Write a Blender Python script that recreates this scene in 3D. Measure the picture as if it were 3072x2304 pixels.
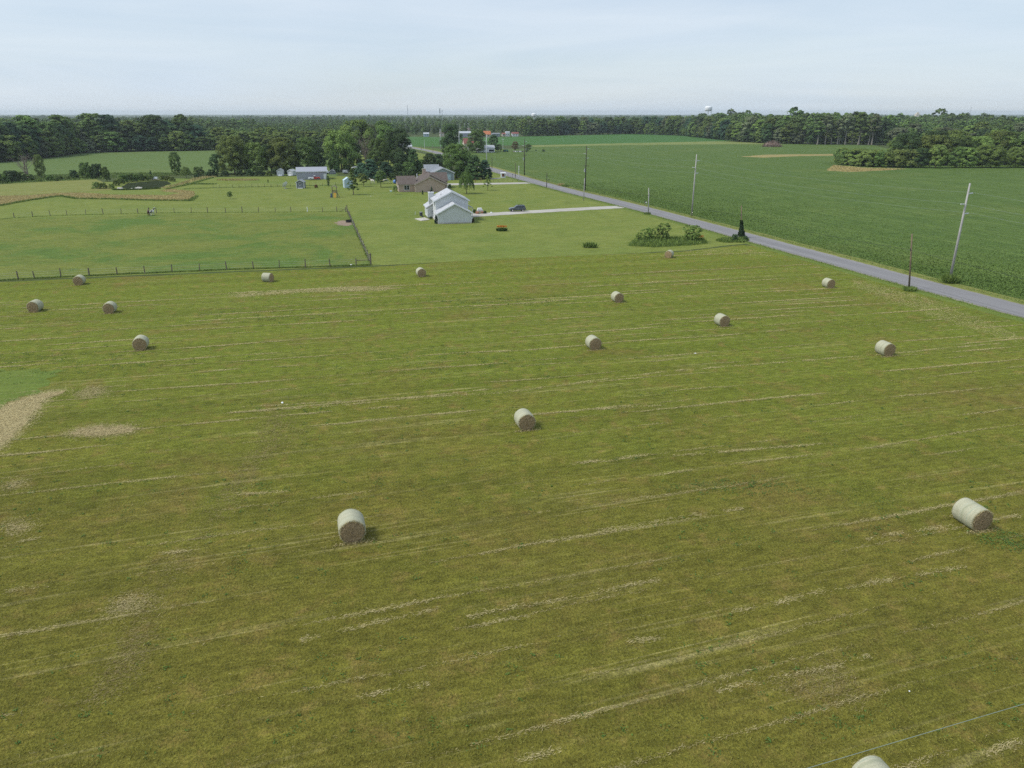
import bpy, bmesh, math, random
import numpy as np
from mathutils import Vector, Matrix
R = math.radians
random.seed(7)
rng = np.random.default_rng(7)
for o in list(bpy.data.objects): bpy.data.objects.remove(o)
SC = bpy.context.scene
C = SC.collection

# ------------------------------------------------------------------ camera
CAM_H = 26.0; PITCH = R(20.3); FPX = 2200.0          # metres, tilt, focal length in photo pixels
cam_d = bpy.data.cameras.new('camera'); cam = bpy.data.objects.new('camera', cam_d); C.objects.link(cam)
cam.location = (0, 0, CAM_H); cam.rotation_euler = (R(90) - PITCH, 0, 0)
cam_d.sensor_width = 36; cam_d.lens = 36 * FPX / 3072; cam_d.clip_start = 0.5; cam_d.clip_end = 30000
SC.camera = cam
SC.cycles.adaptive_threshold = 0.012; SC.cycles.use_denoising = False; SC.cycles.max_bounces = 5; SC.cycles.diffuse_bounces = 2; SC.cycles.glossy_bounces = 2; SC.cycles.transmission_bounces = 2; SC.cycles.transparent_max_bounces = 4; SC.cycles.volume_bounces = 0
SC.render.resolution_x = 1024; SC.render.resolution_y = 768

# ------------------------------------------------------------------ sky and sun
SUN_EL = R(52); SUN_AZ = R(-100)      # from the left of the view, a little behind
W = bpy.data.worlds.new('World'); SC.world = W; W.use_nodes = True
nt = W.node_tree; nt.nodes.clear()
def wn(t, **k):
    n = nt.nodes.new(t)
    for a, b in k.items(): setattr(n, a, b)
    return n
sky = wn('ShaderNodeTexSky', sky_type='NISHITA', sun_disc=False)
sky.sun_elevation = SUN_EL; sky.sun_rotation = SUN_AZ; sky.dust_density = 0.8; sky.air_density = 1.0; sky.ozone_density = 1.2; sky.altitude = 200
tc = wn('ShaderNodeTexCoord'); mp = wn('ShaderNodeMapping'); mp.inputs['Scale'].default_value = (1.0, 1.6, 7.0)
n1 = wn('ShaderNodeTexNoise'); n1.inputs['Scale'].default_value = 1.8; n1.inputs['Detail'].default_value = 6; n1.inputs['Roughness'].default_value = 0.55; n1.inputs['Distortion'].default_value = 0.5
cr = wn('ShaderNodeMapRange'); cr.inputs['From Min'].default_value = 0.3; cr.inputs['From Max'].default_value = 0.75; cr.inputs['To Min'].default_value = 0.62; cr.inputs['To Max'].default_value = 0.90
mx = wn('ShaderNodeMix', data_type='RGBA'); mx.inputs['B'].default_value = (5.3, 6.5, 7.8, 1)   # thin high cloud veil
bg = wn('ShaderNodeBackground'); bg.inputs['Strength'].default_value = 0.12
out = wn('ShaderNodeOutputWorld')
L = nt.links.new
mp2 = wn('ShaderNodeMapping'); mp2.inputs['Scale'].default_value = (0.8, 1.2, 9.0); mp2.inputs['Location'].default_value = (3.1, 1.7, 0.4)
n2 = wn('ShaderNodeTexNoise'); n2.inputs['Scale'].default_value = 2.6; n2.inputs['Detail'].default_value = 7; n2.inputs['Roughness'].default_value = 0.6; n2.inputs['Distortion'].default_value = 0.8
cm = wn('ShaderNodeMapRange'); cm.inputs['From Min'].default_value = 0.32; cm.inputs['From Max'].default_value = 0.7
veil = wn('ShaderNodeMix', data_type='RGBA'); veil.inputs['A'].default_value = (4.9, 5.8, 6.9, 1); veil.inputs['B'].default_value = (5.8, 6.5, 7.3, 1)
L(tc.outputs['Generated'], mp2.inputs['Vector']); L(mp2.outputs[0], n2.inputs['Vector']); L(n2.outputs['Fac'], cm.inputs['Value']); L(cm.outputs[0], veil.inputs['Factor']); L(veil.outputs['Result'], mx.inputs['B'])
L(tc.outputs['Generated'], mp.inputs['Vector']); L(mp.outputs[0], n1.inputs['Vector']); L(n1.outputs['Fac'], cr.inputs['Value'])
L(cr.outputs[0], mx.inputs['Factor']); L(sky.outputs[0], mx.inputs['A']); L(mx.outputs['Result'], bg.inputs['Color']); L(bg.outputs[0], out.inputs['Surface'])
sun_d = bpy.data.lights.new('sun', 'SUN'); sun = bpy.data.objects.new('sun', sun_d); C.objects.link(sun)
sun_d.energy = 3.1; sun_d.angle = R(15); sun_d.color = (1.0, 0.96, 0.89)
sdir = Vector((math.sin(SUN_AZ) * math.cos(SUN_EL), math.cos(SUN_AZ) * math.cos(SUN_EL), math.sin(SUN_EL)))
sun.rotation_euler = sdir.to_track_quat('Z', 'Y').to_euler(); sun.location = (0, 0, 200)
SC.view_settings.view_transform = 'Standard'; SC.view_settings.look = 'None'
SC.view_settings.exposure = 0.1; SC.view_settings.gamma = 1.0; SC.view_settings.use_curve_mapping = False

# ------------------------------------------------------------------ helpers
def at(px, py, z=0.0):
    """survey: where a sight line of the photo meets the level ground (or height z), in metres"""
    u = (px - 1536) / FPX; v = (1152 - py) / FPX
    dz = -math.sin(PITCH) + v * math.cos(PITCH); dy = math.cos(PITCH) + v * math.sin(PITCH)
    t = (z - CAM_H) / dz
    return Vector((u * t, dy * t, z))
def tag(o, label=None, cat=None, group=None, kind=None):
    if label: o['label'] = label
    if cat: o['category'] = cat
    if group: o['group'] = group
    if kind: o['kind'] = kind
    return o
def empty(name, loc=(0, 0, 0), rz=0.0, label=None, cat=None, group=None):
    o = bpy.data.objects.new(name, None); C.objects.link(o); o.location = loc; o.rotation_euler = (0, 0, rz)
    o.empty_display_size = 0.2
    return tag(o, label, cat, group)
def link(name, me, m=None, parent=None, loc=None, rz=None):
    o = bpy.data.objects.new(name, me); C.objects.link(o)
    if m is not None and len(me.materials) == 0: me.materials.append(m)
    if parent: o.parent = parent
    if loc is not None: o.location = loc
    if rz is not None: o.rotation_euler = (0, 0, rz)
    return o
def copy_tree(o, parent=None):
    c = o.copy(); C.objects.link(c); c.parent = parent
    for ch in [q for q in o.children]: copy_tree(ch, c)
    return c
class MB:
    """collects shapes into one mesh"""
    def __init__(s): s.v = []; s.f = []
    def add(s, vs, fs):
        b = len(s.v); s.v += [tuple(q) for q in vs]; s.f += [tuple(i + b for i in f) for f in fs]; return s
    def box(s, x0, x1, y0, y1, z0, z1):
        return s.add([(x0,y0,z0),(x1,y0,z0),(x1,y1,z0),(x0,y1,z0),(x0,y0,z1),(x1,y0,z1),(x1,y1,z1),(x0,y1,z1)],
                     [(0,3,2,1),(4,5,6,7),(0,1,5,4),(1,2,6,5),(2,3,7,6),(3,0,4,7)])
    def tube(s, pts, rad, n=8, cap=True):
        pts = [Vector(p) for p in pts]
        if not hasattr(rad, '__len__'): rad = [rad] * len(pts)
        vs = []; fs = []
        for i, p in enumerate(pts):
            d = (pts[min(i+1, len(pts)-1)] - pts[max(i-1, 0)])
            d = d.normalized() if d.length > 1e-9 else Vector((0,0,1))
            a = d.orthogonal().normalized() if abs(d.z) > .99 else d.cross(Vector((0,0,1))).normalized()
            b = d.cross(a).normalized()
            for k in range(n):
                t = 2*math.pi*k/n; vs.append(p + (a*math.cos(t) + b*math.sin(t))*rad[i])
        for i in range(len(pts)-1):
            for k in range(n):
                k2 = (k+1) % n; fs.append((i*n+k, i*n+k2, (i+1)*n+k2, (i+1)*n+k))
        if cap:
            fs.append(tuple(range(n))[::-1]); fs.append(tuple(range((len(pts)-1)*n, len(pts)*n)))
        return s.add(vs, fs)
    def prism(s, prof, a0, a1, axis='y'):
        """closed profile of (p,q) pushed along an axis: y -> (p,a,q); x -> (a,p,q); z -> (p,q,a)"""
        n = len(prof); mk = {'y': lambda p, q, a: (p, a, q), 'x': lambda p, q, a: (a, p, q), 'z': lambda p, q, a: (p, q, a)}[axis]
        vs = [mk(p, q, a0) for p, q in prof] + [mk(p, q, a1) for p, q in prof]
        fs = [tuple(range(n)), tuple(range(2*n-1, n-1, -1))] + [(i, i+n, (i+1) % n + n, (i+1) % n) for i in range(n)]
        return s.add(vs, fs)
    def slab(s, quad, t):
        """four corners given, thickness t downwards"""
        q = [Vector(p) for p in quad]; n = (q[1]-q[0]).cross(q[3]-q[0]).normalized()
        if n.z < 0: n = -n
        return s.add(q + [p - n*t for p in q], [(0,1,2,3),(7,6,5,4),(0,4,5,1),(1,5,6,2),(2,6,7,3),(3,7,4,0)])
    def ball(s, c, r, nu=10, nv=6):
        rx, ry, rz = r if hasattr(r, '__len__') else (r, r, r)
        vs = []; fs = []
        for j in range(nv+1):
            ph = math.pi*j/nv
            for i in range(nu):
                th = 2*math.pi*i/nu; vs.append((c[0]+rx*math.sin(ph)*math.cos(th), c[1]+ry*math.sin(ph)*math.sin(th), c[2]+rz*math.cos(ph)))
        for j in range(nv):
            for i in range(nu): fs.append((j*nu+i, (j+1)*nu+i, (j+1)*nu+(i+1) % nu, j*nu+(i+1) % nu))
        return s.add(vs, fs)
    def mesh(s, name, smooth=False, bevel=0):
        me = bpy.data.meshes.new(name); me.from_pydata(s.v, [], s.f); 
        bm = bmesh.new(); bm.from_mesh(me); bmesh.ops.recalc_face_normals(bm, faces=bm.faces)
        if bevel: 
            bmesh.ops.remove_doubles(bm, verts=bm.verts, dist=1e-5)
            bmesh.ops.bevel(bm, geom=list(bm.edges), offset=bevel, segments=2, affect='EDGES', clamp_overlap=True)
        bm.to_mesh(me); bm.free()
        if smooth: me.polygons.foreach_set('use_smooth', [True]*len(me.polygons))
        return me
    def build(s, name, m, parent=None, smooth=False, bevel=0):
        return link(name, s.mesh(name, smooth, bevel), m, parent)
def soup(name, cen, a, b, var=None, square=False):
    """many small separate leaves or blades: centre, half vectors a and b, one shade value each"""
    n = len(cen); cen = np.asarray(cen, np.float32); a = np.asarray(a, np.float32); b = np.asarray(b, np.float32)
    if square: V = np.stack([cen-a-b, cen+a-b, cen+a+b, cen-a+b], 1)
    else: V = np.stack([cen-a, cen-b*0.9, cen+a, cen+b], 1)
    me = bpy.data.meshes.new(name); me.vertices.add(4*n); me.vertices.foreach_set('co', V.reshape(-1))
    me.loops.add(4*n); me.loops.foreach_set('vertex_index', np.arange(4*n, dtype=np.int32))
    me.polygons.add(n); me.polygons.foreach_set('loop_start', np.arange(0, 4*n, 4, dtype=np.int32))
    at_ = me.attributes.new('shade', 'FLOAT', 'FACE'); at_.data.foreach_set('value', (np.random.default_rng(3).random(n) if var is None else np.asarray(var)).astype(np.float32))
    me.update(calc_edges=True); return me
def unit(v): return v / np.maximum(np.linalg.norm(v, axis=-1, keepdims=True), 1e-9)
def frame(nrm, rg):
    r = rg.normal(size=nrm.shape); t = unit(np.cross(nrm, r)); return t, np.cross(nrm, t)

# ------------------------------------------------------------------ materials
def lk(nt): return nt.links.new
def newmat(name):
    m = bpy.data.materials.new(name); m.use_nodes = True; nt = m.node_tree
    return m, nt, nt.nodes['Principled BSDF']
def N(nt, t, **k):
    n = nt.nodes.new(t)
    for a, b in k.items():
        if a in ('data_type', 'operation', 'blend_type', 'noise_dimensions', 'attribute_name', 'feature', 'wave_type', 'bands_direction', 'interpolation_type'): setattr(n, a, b)
        else: n.inputs[a].default_value = b
    return n
def col(r, g, b): return (r, g, b, 1)
def noise(nt, vec, scale, detail=4, rough=0.55, dist=0.0):
    n = N(nt, 'ShaderNodeTexNoise', Scale=scale, Detail=detail, Roughness=rough, Distortion=dist)
    if vec is not None: nt.links.new(vec, n.inputs['Vector'])
    return n.outputs['Fac']
def rng_(nt, v, a, b, c=0.0, d=1.0, smooth=False):
    n = N(nt, 'ShaderNodeMapRange'); n.inputs['From Min'].default_value = a; n.inputs['From Max'].default_value = b
    n.inputs['To Min'].default_value = c; n.inputs['To Max'].default_value = d
    if smooth: n.interpolation_type = 'SMOOTHSTEP'
    nt.links.new(v, n.inputs['Value']); return n.outputs[0]
def mix(nt, f, a, b, mode='MIX'):
    n = N(nt, 'ShaderNodeMix', data_type='RGBA', blend_type=mode)
    for k, s in ((0, f), (6, a), (7, b)):
        if hasattr(s, 'links') or hasattr(s, 'is_linked'): nt.links.new(s, n.inputs[k])
        else: n.inputs[k].default_value = s
    return n.outputs[2]
def math_(nt, op, a, b=None):
    n = N(nt, 'ShaderNodeMath', operation=op)
    for k, s in ((0, a), (1, b)):
        if s is None: continue
        if hasattr(s, 'is_linked'): nt.links.new(s, n.inputs[k])
        else: n.inputs[k].default_value = s
    return n.outputs[0]
def bump(nt, h, dist, strength=1.0):
    n = N(nt, 'ShaderNodeBump', Strength=strength, Distance=dist); nt.links.new(h, n.inputs['Height']); return n.outputs[0]
def plain(name, c, rough=0.8, vary=0.15, scale=3.0, metal=0.0, spec=0.3, bmp=0.0):
    """a painted, wooden or metal surface with uneven tone"""
    m, nt, p = newmat(name); t = N(nt, 'ShaderNodeTexCoord').outputs['Object']
    f = noise(nt, t, scale, 5, 0.6); v = rng_(nt, f, 0.25, 0.75, 1-vary, 1+vary)
    n = N(nt, 'ShaderNodeMix', data_type='RGBA', blend_type='MULTIPLY'); n.inputs[0].default_value = 1; n.inputs[6].default_value = col(*c)
    cmb = N(nt, 'ShaderNodeCombineColor'); [nt.links.new(v, cmb.inputs[i]) for i in range(3)]; nt.links.new(cmb.outputs[0], n.inputs[7])
    nt.links.new(n.outputs[2], p.inputs['Base Color']); p.inputs['Roughness'].default_value = rough; p.inputs['Metallic'].default_value = metal
    p.inputs['Specular IOR Level'].default_value = spec
    if bmp: nt.links.new(bump(nt, f, bmp), p.inputs['Normal'])
    return m
def leafmat(name, transl=0.25, gain=1.0):
    """foliage: the object's own colour, uneven from leaf to leaf and clump to clump"""
    m, nt, p = newmat(name); oi = N(nt, 'ShaderNodeObjectInfo'); sh = N(nt, 'ShaderNodeAttribute', attribute_name='shade').outputs['Fac']
    v = rng_(nt, sh, 0, 1, 0.62*gain, 1.38*gain); cmb = N(nt, 'ShaderNodeCombineColor'); [nt.links.new(v, cmb.inputs[i]) for i in range(3)]
    c = mix(nt, 1.0, oi.outputs['Color'], cmb.outputs[0], 'MULTIPLY')
    hs = N(nt, 'ShaderNodeHueSaturation'); nt.links.new(c, hs.inputs['Color']); nt.links.new(rng_(nt, oi.outputs['Random'], 0, 1, 0.494, 0.518), hs.inputs['Hue'])
    nt.links.new(rng_(nt, oi.outputs['Random'], 0, 1, 0.75, 1.3), hs.inputs['Value'])
    p.inputs['Roughness'].default_value = 0.75; p.inputs['Specular IOR Level'].default_value = 0.12
    nt.links.new(hs.outputs[0], p.inputs['Base Color'])
    tr = N(nt, 'ShaderNodeBsdfTranslucent'); nt.links.new(hs.outputs[0], tr.inputs['Color'])
    ms = N(nt, 'ShaderNodeMixShader'); ms.inputs[0].default_value = transl
    nt.links.new(p.outputs[0], ms.inputs[1]); nt.links.new(tr.outputs[0], ms.inputs[2]); nt.links.new(ms.outputs[0], nt.nodes['Material Output'].inputs['Surface'])
    return m
def shademat(name, c0, c1, rough=0.85):
    """strands and blades: from colour c0 to c1 by their own shade"""
    m, nt, p = newmat(name); sh = N(nt, 'ShaderNodeAttribute', attribute_name='shade').outputs['Fac']
    nt.links.new(mix(nt, sh, col(*c0), col(*c1)), p.inputs['Base Color']); p.inputs['Roughness'].default_value = rough; p.inputs['Specular IOR Level'].default_value = 0.15
    return m
M = {}
M['leaf'] = leafmat('foliage', 0.18); M['bark'] = plain('bark', (0.10, 0.075, 0.055), 0.95, 0.3, 2.0, bmp=0.05)
M['pale_bark'] = plain('pale_bark', (0.30, 0.27, 0.23), 0.95, 0.3, 1.0, bmp=0.05)
M['dead_wood'] = plain('dead_wood', (0.22, 0.18, 0.15), 0.95, 0.25, 1.5)
M['post'] = plain('weathered_post', (0.15, 0.125, 0.10), 0.95, 0.35, 4.0, bmp=0.02)
M['white'] = plain('white_paint', (0.74, 0.76, 0.78), 0.6, 0.05, 2.0)
M['steel'] = plain('galvanised_steel', (0.42, 0.44, 0.45), 0.45, 0.15, 2.0, metal=0.4)
M['dark'] = plain('dark_plastic', (0.02, 0.022, 0.025), 0.5, 0.2)
M['rubber'] = plain('rubber', (0.018, 0.018, 0.018), 0.85, 0.2)
M['glass'] = plain('window_glass', (0.02, 0.024, 0.03), 0.08, 0.1, spec=0.6)
M['concrete'] = plain('concrete', (0.46, 0.44, 0.40), 0.9, 0.2, 1.5)
M['straw'] = shademat('straw', (0.16, 0.125, 0.045), (0.62, 0.53, 0.28))
M['clover'] = shademat('clover', (0.045, 0.095, 0.020), (0.09, 0.16, 0.033))
M['blade'] = shademat('grass_blade', (0.085, 0.10, 0.014), (0.26, 0.245, 0.055))
M['longgrass'] = shademat('long_grass', (0.085, 0.14, 0.032), (0.22, 0.30, 0.075))
M['tangrass'] = shademat('tan_grass', (0.29, 0.24, 0.10), (0.54, 0.45, 0.21))
M['cropleaf'] = shademat('crop_leaf', (0.078, 0.134, 0.028), (0.155, 0.225, 0.056))

def position(nt): return N(nt, 'ShaderNodeNewGeometry').outputs['Position']
def stretched(nt, pos, ang, su, sv):
    """field coordinates turned along the rows and stretched along them"""
    mp = N(nt, 'ShaderNodeMapping'); mp.inputs['Rotation'].default_value = (0, 0, -ang)
    nt.links.new(pos, mp.inputs['Vector'])
    m2 = N(nt, 'ShaderNodeMapping'); m2.inputs['Scale'].default_value = (su, sv, 1); nt.links.new(mp.outputs[0], m2.inputs['Vector'])
    return m2.outputs[0]
def along_rows(nt, pos, su, sv):
    """coordinates that follow the mowing passes, which swing a little from front to back"""
    sp = N(nt, 'ShaderNodeSeparateXYZ'); nt.links.new(pos, sp.inputs[0]); k = rng_(nt, sp.outputs['Y'], 28.0, 72.0, 0.325, 0.232)
    v = math_(nt, 'SUBTRACT', sp.outputs['Y'], math_(nt, 'MULTIPLY', sp.outputs['X'], k)); cx = N(nt, 'ShaderNodeCombineXYZ')
    nt.links.new(math_(nt, 'MULTIPLY', sp.outputs['X'], su), cx.inputs[0]); nt.links.new(math_(nt, 'MULTIPLY', v, sv), cx.inputs[1]); return cx.outputs[0]
def fieldmat(name, lo, hi, patch, patchscale=0.03, patchamt=0.6, ang=R(12.5), rowscale=1.2, rowamt=0.2, rowcol=None, rowcut=(0.58, 0.72), fine=5.0, fineamt=0.35, bumpd=0.05, stretch=0.12, far_green=None, brown=None, swath=False, pcut=(0.5, 0.72)):
    m, nt, p = newmat(name); pos = position(nt)
    base = mix(nt, rng_(nt, noise(nt, pos, 0.12, 5, 0.6), 0.3, 0.7), col(*lo), col(*hi))
    base = mix(nt, rng_(nt, noise(nt, pos, patchscale, 8, 0.7, 0.4), pcut[0], pcut[1], 0, patchamt, True), base, col(*patch))
    if far_green:   # greener towards the back, darker and browner towards the front
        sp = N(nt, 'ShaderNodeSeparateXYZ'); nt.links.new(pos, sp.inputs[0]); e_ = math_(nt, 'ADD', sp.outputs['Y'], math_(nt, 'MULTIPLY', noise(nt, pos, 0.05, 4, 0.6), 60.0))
        base = mix(nt, rng_(nt, e_, 68.0, 120.0, 0, 0.9, True), base, col(*far_green))
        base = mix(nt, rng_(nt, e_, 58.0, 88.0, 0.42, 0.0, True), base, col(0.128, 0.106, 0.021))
    if brown:    # thin spots where the thatch shows
        base = mix(nt, rng_(nt, noise(nt, pos, 0.45, 5, 0.7, 0.4), 0.5, 0.72, 0, 0.75, True), base, col(*brown))
        base = mix(nt, rng_(nt, noise(nt, pos, 0.07, 6, 0.7, 0.5), 0.52, 0.70, 0, 0.6, True), base, col(*[q*0.9 for q in brown]))
    st = stretched(nt, pos, ang, stretch, 1.0)
    r1 = noise(nt, st, rowscale, 4, 0.6)
    if rowcol is None: rowcol = tuple(min(1, c*1.5) for c in hi)
    base = mix(nt, rng_(nt, r1, rowcut[0], rowcut[1], 0, rowamt, True), base, col(*rowcol))
    if swath:    # thin pale lines of hay the rake left, running the length of the field
        for su, sv, kk, aa_ in ((0.006, 0.50, 60.0, 0.42), (0.008, 0.8, 48.0, 0.22)):
            rd = math_(nt, 'MULTIPLY', math_(nt, 'ABSOLUTE', math_(nt, 'SUBTRACT', noise(nt, along_rows(nt, pos, su, sv), 1.0, 2, 0.5), 0.5)), kk)
            gate = rng_(nt, noise(nt, along_rows(nt, pos, 0.06, 0.5), 1.0, 3, 0.6), 0.47, 0.64, 0, aa_, True)
            brk = rng_(nt, noise(nt, pos, 3.0, 3, 0.7), 0.3, 0.6, 0.35, 1.0)
            base = mix(nt, math_(nt, 'MULTIPLY', math_(nt, 'MULTIPLY', rng_(nt, rd, 0.0, 1.0, 1.0, 0.0, True), gate), brk), base, col(0.43, 0.37, 0.17))
    f = noise(nt, pos, fine, 3, 0.7); g = noise(nt, stretched(nt, pos, ang, 0.35, 1.0), fine*0.35, 4, 0.65)
    v = math_(nt, 'MULTIPLY', rng_(nt, f, 0.25, 0.75, 1-fineamt, 1+fineamt), rng_(nt, g, 0.25, 0.75, 1-fineamt*0.8, 1+fineamt*0.8))
    if swath: v = math_(nt, 'MULTIPLY', v, math_(nt, 'MULTIPLY', rng_(nt, noise(nt, along_rows(nt, pos, 0.010, 0.33), 1.0, 3, 0.5), 0.3, 0.7, 0.88, 1.12), rng_(nt, noise(nt, pos, 0.9, 5, 0.65), 0.3, 0.7, 0.86, 1.14)))
    cmb = N(nt, 'ShaderNodeCombineColor'); [nt.links.new(v, cmb.inputs[i]) for i in range(3)]
    nt.links.new(mix(nt, 1.0, base, cmb.outputs[0], 'MULTIPLY'), p.inputs['Base Color'])
    p.inputs['Roughness'].default_value = 0.95; p.inputs['Specular IOR Level'].default_value = 0.1
    hh = math_(nt, 'ADD', f, math_(nt, 'MULTIPLY', g, 1.5))
    nt.links.new(bump(nt, hh, bumpd, 1.0), p.inputs['Normal'])
    return m
HAY_ANG = R(15)
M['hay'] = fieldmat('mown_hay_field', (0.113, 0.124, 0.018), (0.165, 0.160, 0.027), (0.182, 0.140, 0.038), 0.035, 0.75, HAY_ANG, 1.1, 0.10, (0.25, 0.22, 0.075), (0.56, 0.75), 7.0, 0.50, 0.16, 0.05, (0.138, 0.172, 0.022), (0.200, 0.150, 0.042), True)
M['lawn'] = fieldmat('lawn', (0.125, 0.165, 0.033), (0.168, 0.195, 0.045), (0.092, 0.152, 0.028), 0.02, 0.8, R(12.5), 0.5, 0.3, (0.215, 0.218, 0.062), (0.5, 0.75), 2.5, 0.30, 0.10)
M['pasture'] = fieldmat('pasture', (0.120, 0.155, 0.031), (0.160, 0.180, 0.040), (0.080, 0.145, 0.028), 0.045, 0.8, R(5), 0.7, 0.3, (0.075, 0.110, 0.022), (0.52, 0.72), 3.0, 0.35, 0.18, 0.4, pcut=(0.46, 0.60))
M['meadow'] = fieldmat('meadow', (0.150, 0.175, 0.045), (0.19, 0.195, 0.058), (0.17, 0.15, 0.05), 0.03, 0.5, R(8), 0.5, 0.25, None, (0.5, 0.75), 2.0, 0.25, 0.1)
M['crop'] = fieldmat('soybean_field', (0.063, 0.108, 0.023), (0.086, 0.134, 0.030), (0.120, 0.152, 0.038), 0.022, 0.65, R(106.5), 0.75, 0.6, (0.140, 0.195, 0.052), (0.5, 0.70), 2.2, 0.36, 0.22, 0.02)
M['farcrop'] = fieldmat('far_bean_field', (0.046, 0.116, 0.026), (0.056, 0.130, 0.030), (0.065, 0.128, 0.030), 0.01, 0.5, R(10), 0.3, 0.2, None, (0.5, 0.75), 0.8, 0.15, 0.2)
M['leftcrop'] = fieldmat('left_bean_field', (0.085, 0.135, 0.036), (0.105, 0.150, 0.044), (0.13, 0.155, 0.046), 0.01, 0.6, R(10), 0.2, 0.4, (0.15, 0.175, 0.07), (0.55, 0.75), 1.0, 0.2, 0.2, 0.05)
M['countryside'] = fieldmat('countryside', (0.050, 0.072, 0.024), (0.070, 0.088, 0.028), (0.04, 0.06, 0.02), 0.004, 0.8, 0, 0.3, 0.1, None, (0.5, 0.75), 0.5, 0.2, 0.1)
M['brightlawn'] = fieldmat('new_grass', (0.108, 0.158, 0.030), (0.132, 0.170, 0.034), (0.125, 0.14, 0.026), 0.05, 0.6, HAY_ANG, 0.8, 0.15, None, (0.5, 0.75), 5.0, 0.25, 0.08)
M['dirt'] = fieldmat('bare_dirt', (0.20, 0.155, 0.115), (0.26, 0.20, 0.15), (0.14, 0.125, 0.05), 0.3, 0.6, 0, 1.0, 0.2, None, (0.5, 0.75), 4.0, 0.2, 0.06)
M['yellowstrip'] = fieldmat('thin_crop_strip', (0.15, 0.185, 0.055), (0.18, 0.20, 0.065), (0.08, 0.14, 0.035), 0.03, 0.7, R(10), 0.4, 0.2, None, (0.5, 0.75), 1.0, 0.25, 0.1)
M['tanbase'] = fieldmat('dry_grass_base', (0.23, 0.19, 0.075), (0.29, 0.24, 0.10), (0.15, 0.14, 0.04), 0.05, 0.5, R(5), 0.6, 0.3, None, (0.5, 0.75), 2.0, 0.3, 0.15)
M['gravel'] = fieldmat('gravel', (0.34, 0.325, 0.295), (0.43, 0.415, 0.375), (0.28, 0.26, 0.21), 0.15, 0.5, R(12), 0.8, 0.2, (0.34, 0.30, 0.23), (0.5, 0.7), 3.0, 0.15, 0.03)
M['shoulder'] = fieldmat('gravel_shoulder', (0.20, 0.185, 0.15), (0.28, 0.26, 0.215), (0.12, 0.14, 0.04), 0.5, 0.8, R(106), 0.8, 0.2, (0.15, 0.14, 0.09), (0.5, 0.7), 3.0, 0.25, 0.03)
def asphalt():
    m, nt, p = newmat('asphalt'); pos = position(nt)
    st = stretched(nt, pos, R(106.4), 0.015, 1.0)
    b = mix(nt, rng_(nt, noise(nt, st, 0.9, 3, 0.5), 0.3, 0.7), col(0.155, 0.151, 0.154), col(0.215, 0.210, 0.212))
    b = mix(nt, rng_(nt, noise(nt, pos, 0.15, 4, 0.6), 0.5, 0.8, 0, 0.4), b, col(0.13, 0.125, 0.13))
    v = rng_(nt, noise(nt, pos, 9.0, 3, 0.7), 0.25, 0.75, 0.85, 1.15); cmb = N(nt, 'ShaderNodeCombineColor'); [nt.links.new(v, cmb.inputs[i]) for i in range(3)]
    nt.links.new(mix(nt, 1.0, b, cmb.outputs[0], 'MULTIPLY'), p.inputs['Base Color']); p.inputs['Roughness'].default_value = 0.85
    return m
M['asphalt'] = asphalt()
def siding(name, c, pitch=0.16, vert=False):
    m, nt, p = newmat(name); t = N(nt, 'ShaderNodeTexCoord').outputs['Object']
    w = N(nt, 'ShaderNodeTexWave', Scale=1.0/pitch/ (2*math.pi) * 3.1416, Distortion=0.0); w.bands_direction = 'X' if vert else 'Z'; nt.links.new(t, w.inputs['Vector'])
    f = noise(nt, t, 1.2, 5, 0.65)
    st = N(nt, 'ShaderNodeMapping'); st.inputs['Scale'].default_value = (1.5, 1.5, 0.25); nt.links.new(t, st.inputs['Vector'])
    f2 = noise(nt, st.outputs[0], 2.0, 4, 0.6)
    v = math_(nt, 'MULTIPLY', rng_(nt, f, 0.25, 0.75, 0.92, 1.06), rng_(nt, f2, 0.25, 0.75, 0.92, 1.06))
    cmb = N(nt, 'ShaderNodeCombineColor'); [nt.links.new(v, cmb.inputs[i]) for i in range(3)]
    nt.links.new(mix(nt, 1.0, col(*c), cmb.outputs[0], 'MULTIPLY'), p.inputs['Base Color']); p.inputs['Roughness'].default_value = 0.65
    nt.links.new(bump(nt, w.outputs['Fac'], 0.02, 0.8), p.inputs['Normal']); return m
M['siding'] = siding('white_siding', (0.60, 0.62, 0.63)); M['greysiding'] = siding('grey_siding', (0.15, 0.17, 0.19))
M['bluesiding'] = siding('blue_grey_siding', (0.25, 0.30, 0.34)); M['barnsiding'] = siding('grey_barn_metal', (0.33, 0.34, 0.40), 0.3, True)
M['cream'] = siding('cream_siding', (0.60, 0.54, 0.44)); M['paleblue'] = siding('pale_blue_metal', (0.42, 0.55, 0.62), 0.25, True)
def shingle(name, c):
    m, nt, p = newmat(name); t = N(nt, 'ShaderNodeTexCoord').outputs['Object']
    b = N(nt, 'ShaderNodeTexBrick', Scale=1.0); b.inputs['Brick Width'].default_value = 0.35; b.inputs['Row Height'].default_value = 0.14; b.inputs['Mortar Size'].default_value = 0.01
    b.inputs['Color1'].default_value = col(*[q*0.8 for q in c]); b.inputs['Color2'].default_value = col(*[q*1.2 for q in c]); b.inputs['Mortar'].default_value = col(*[q*0.6 for q in c])
    nt.links.new(t, b.inputs['Vector'])
    v = rng_(nt, noise(nt, t, 2.0, 5, 0.7), 0.25, 0.75, 0.8, 1.2); cmb = N(nt, 'ShaderNodeCombineColor'); [nt.links.new(v, cmb.inputs[i]) for i in range(3)]
    nt.links.new(mix(nt, 1.0, b.outputs['Color'], cmb.outputs[0], 'MULTIPLY'), p.inputs['Base Color']); p.inputs['Roughness'].default_value = 0.9; return m
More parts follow.
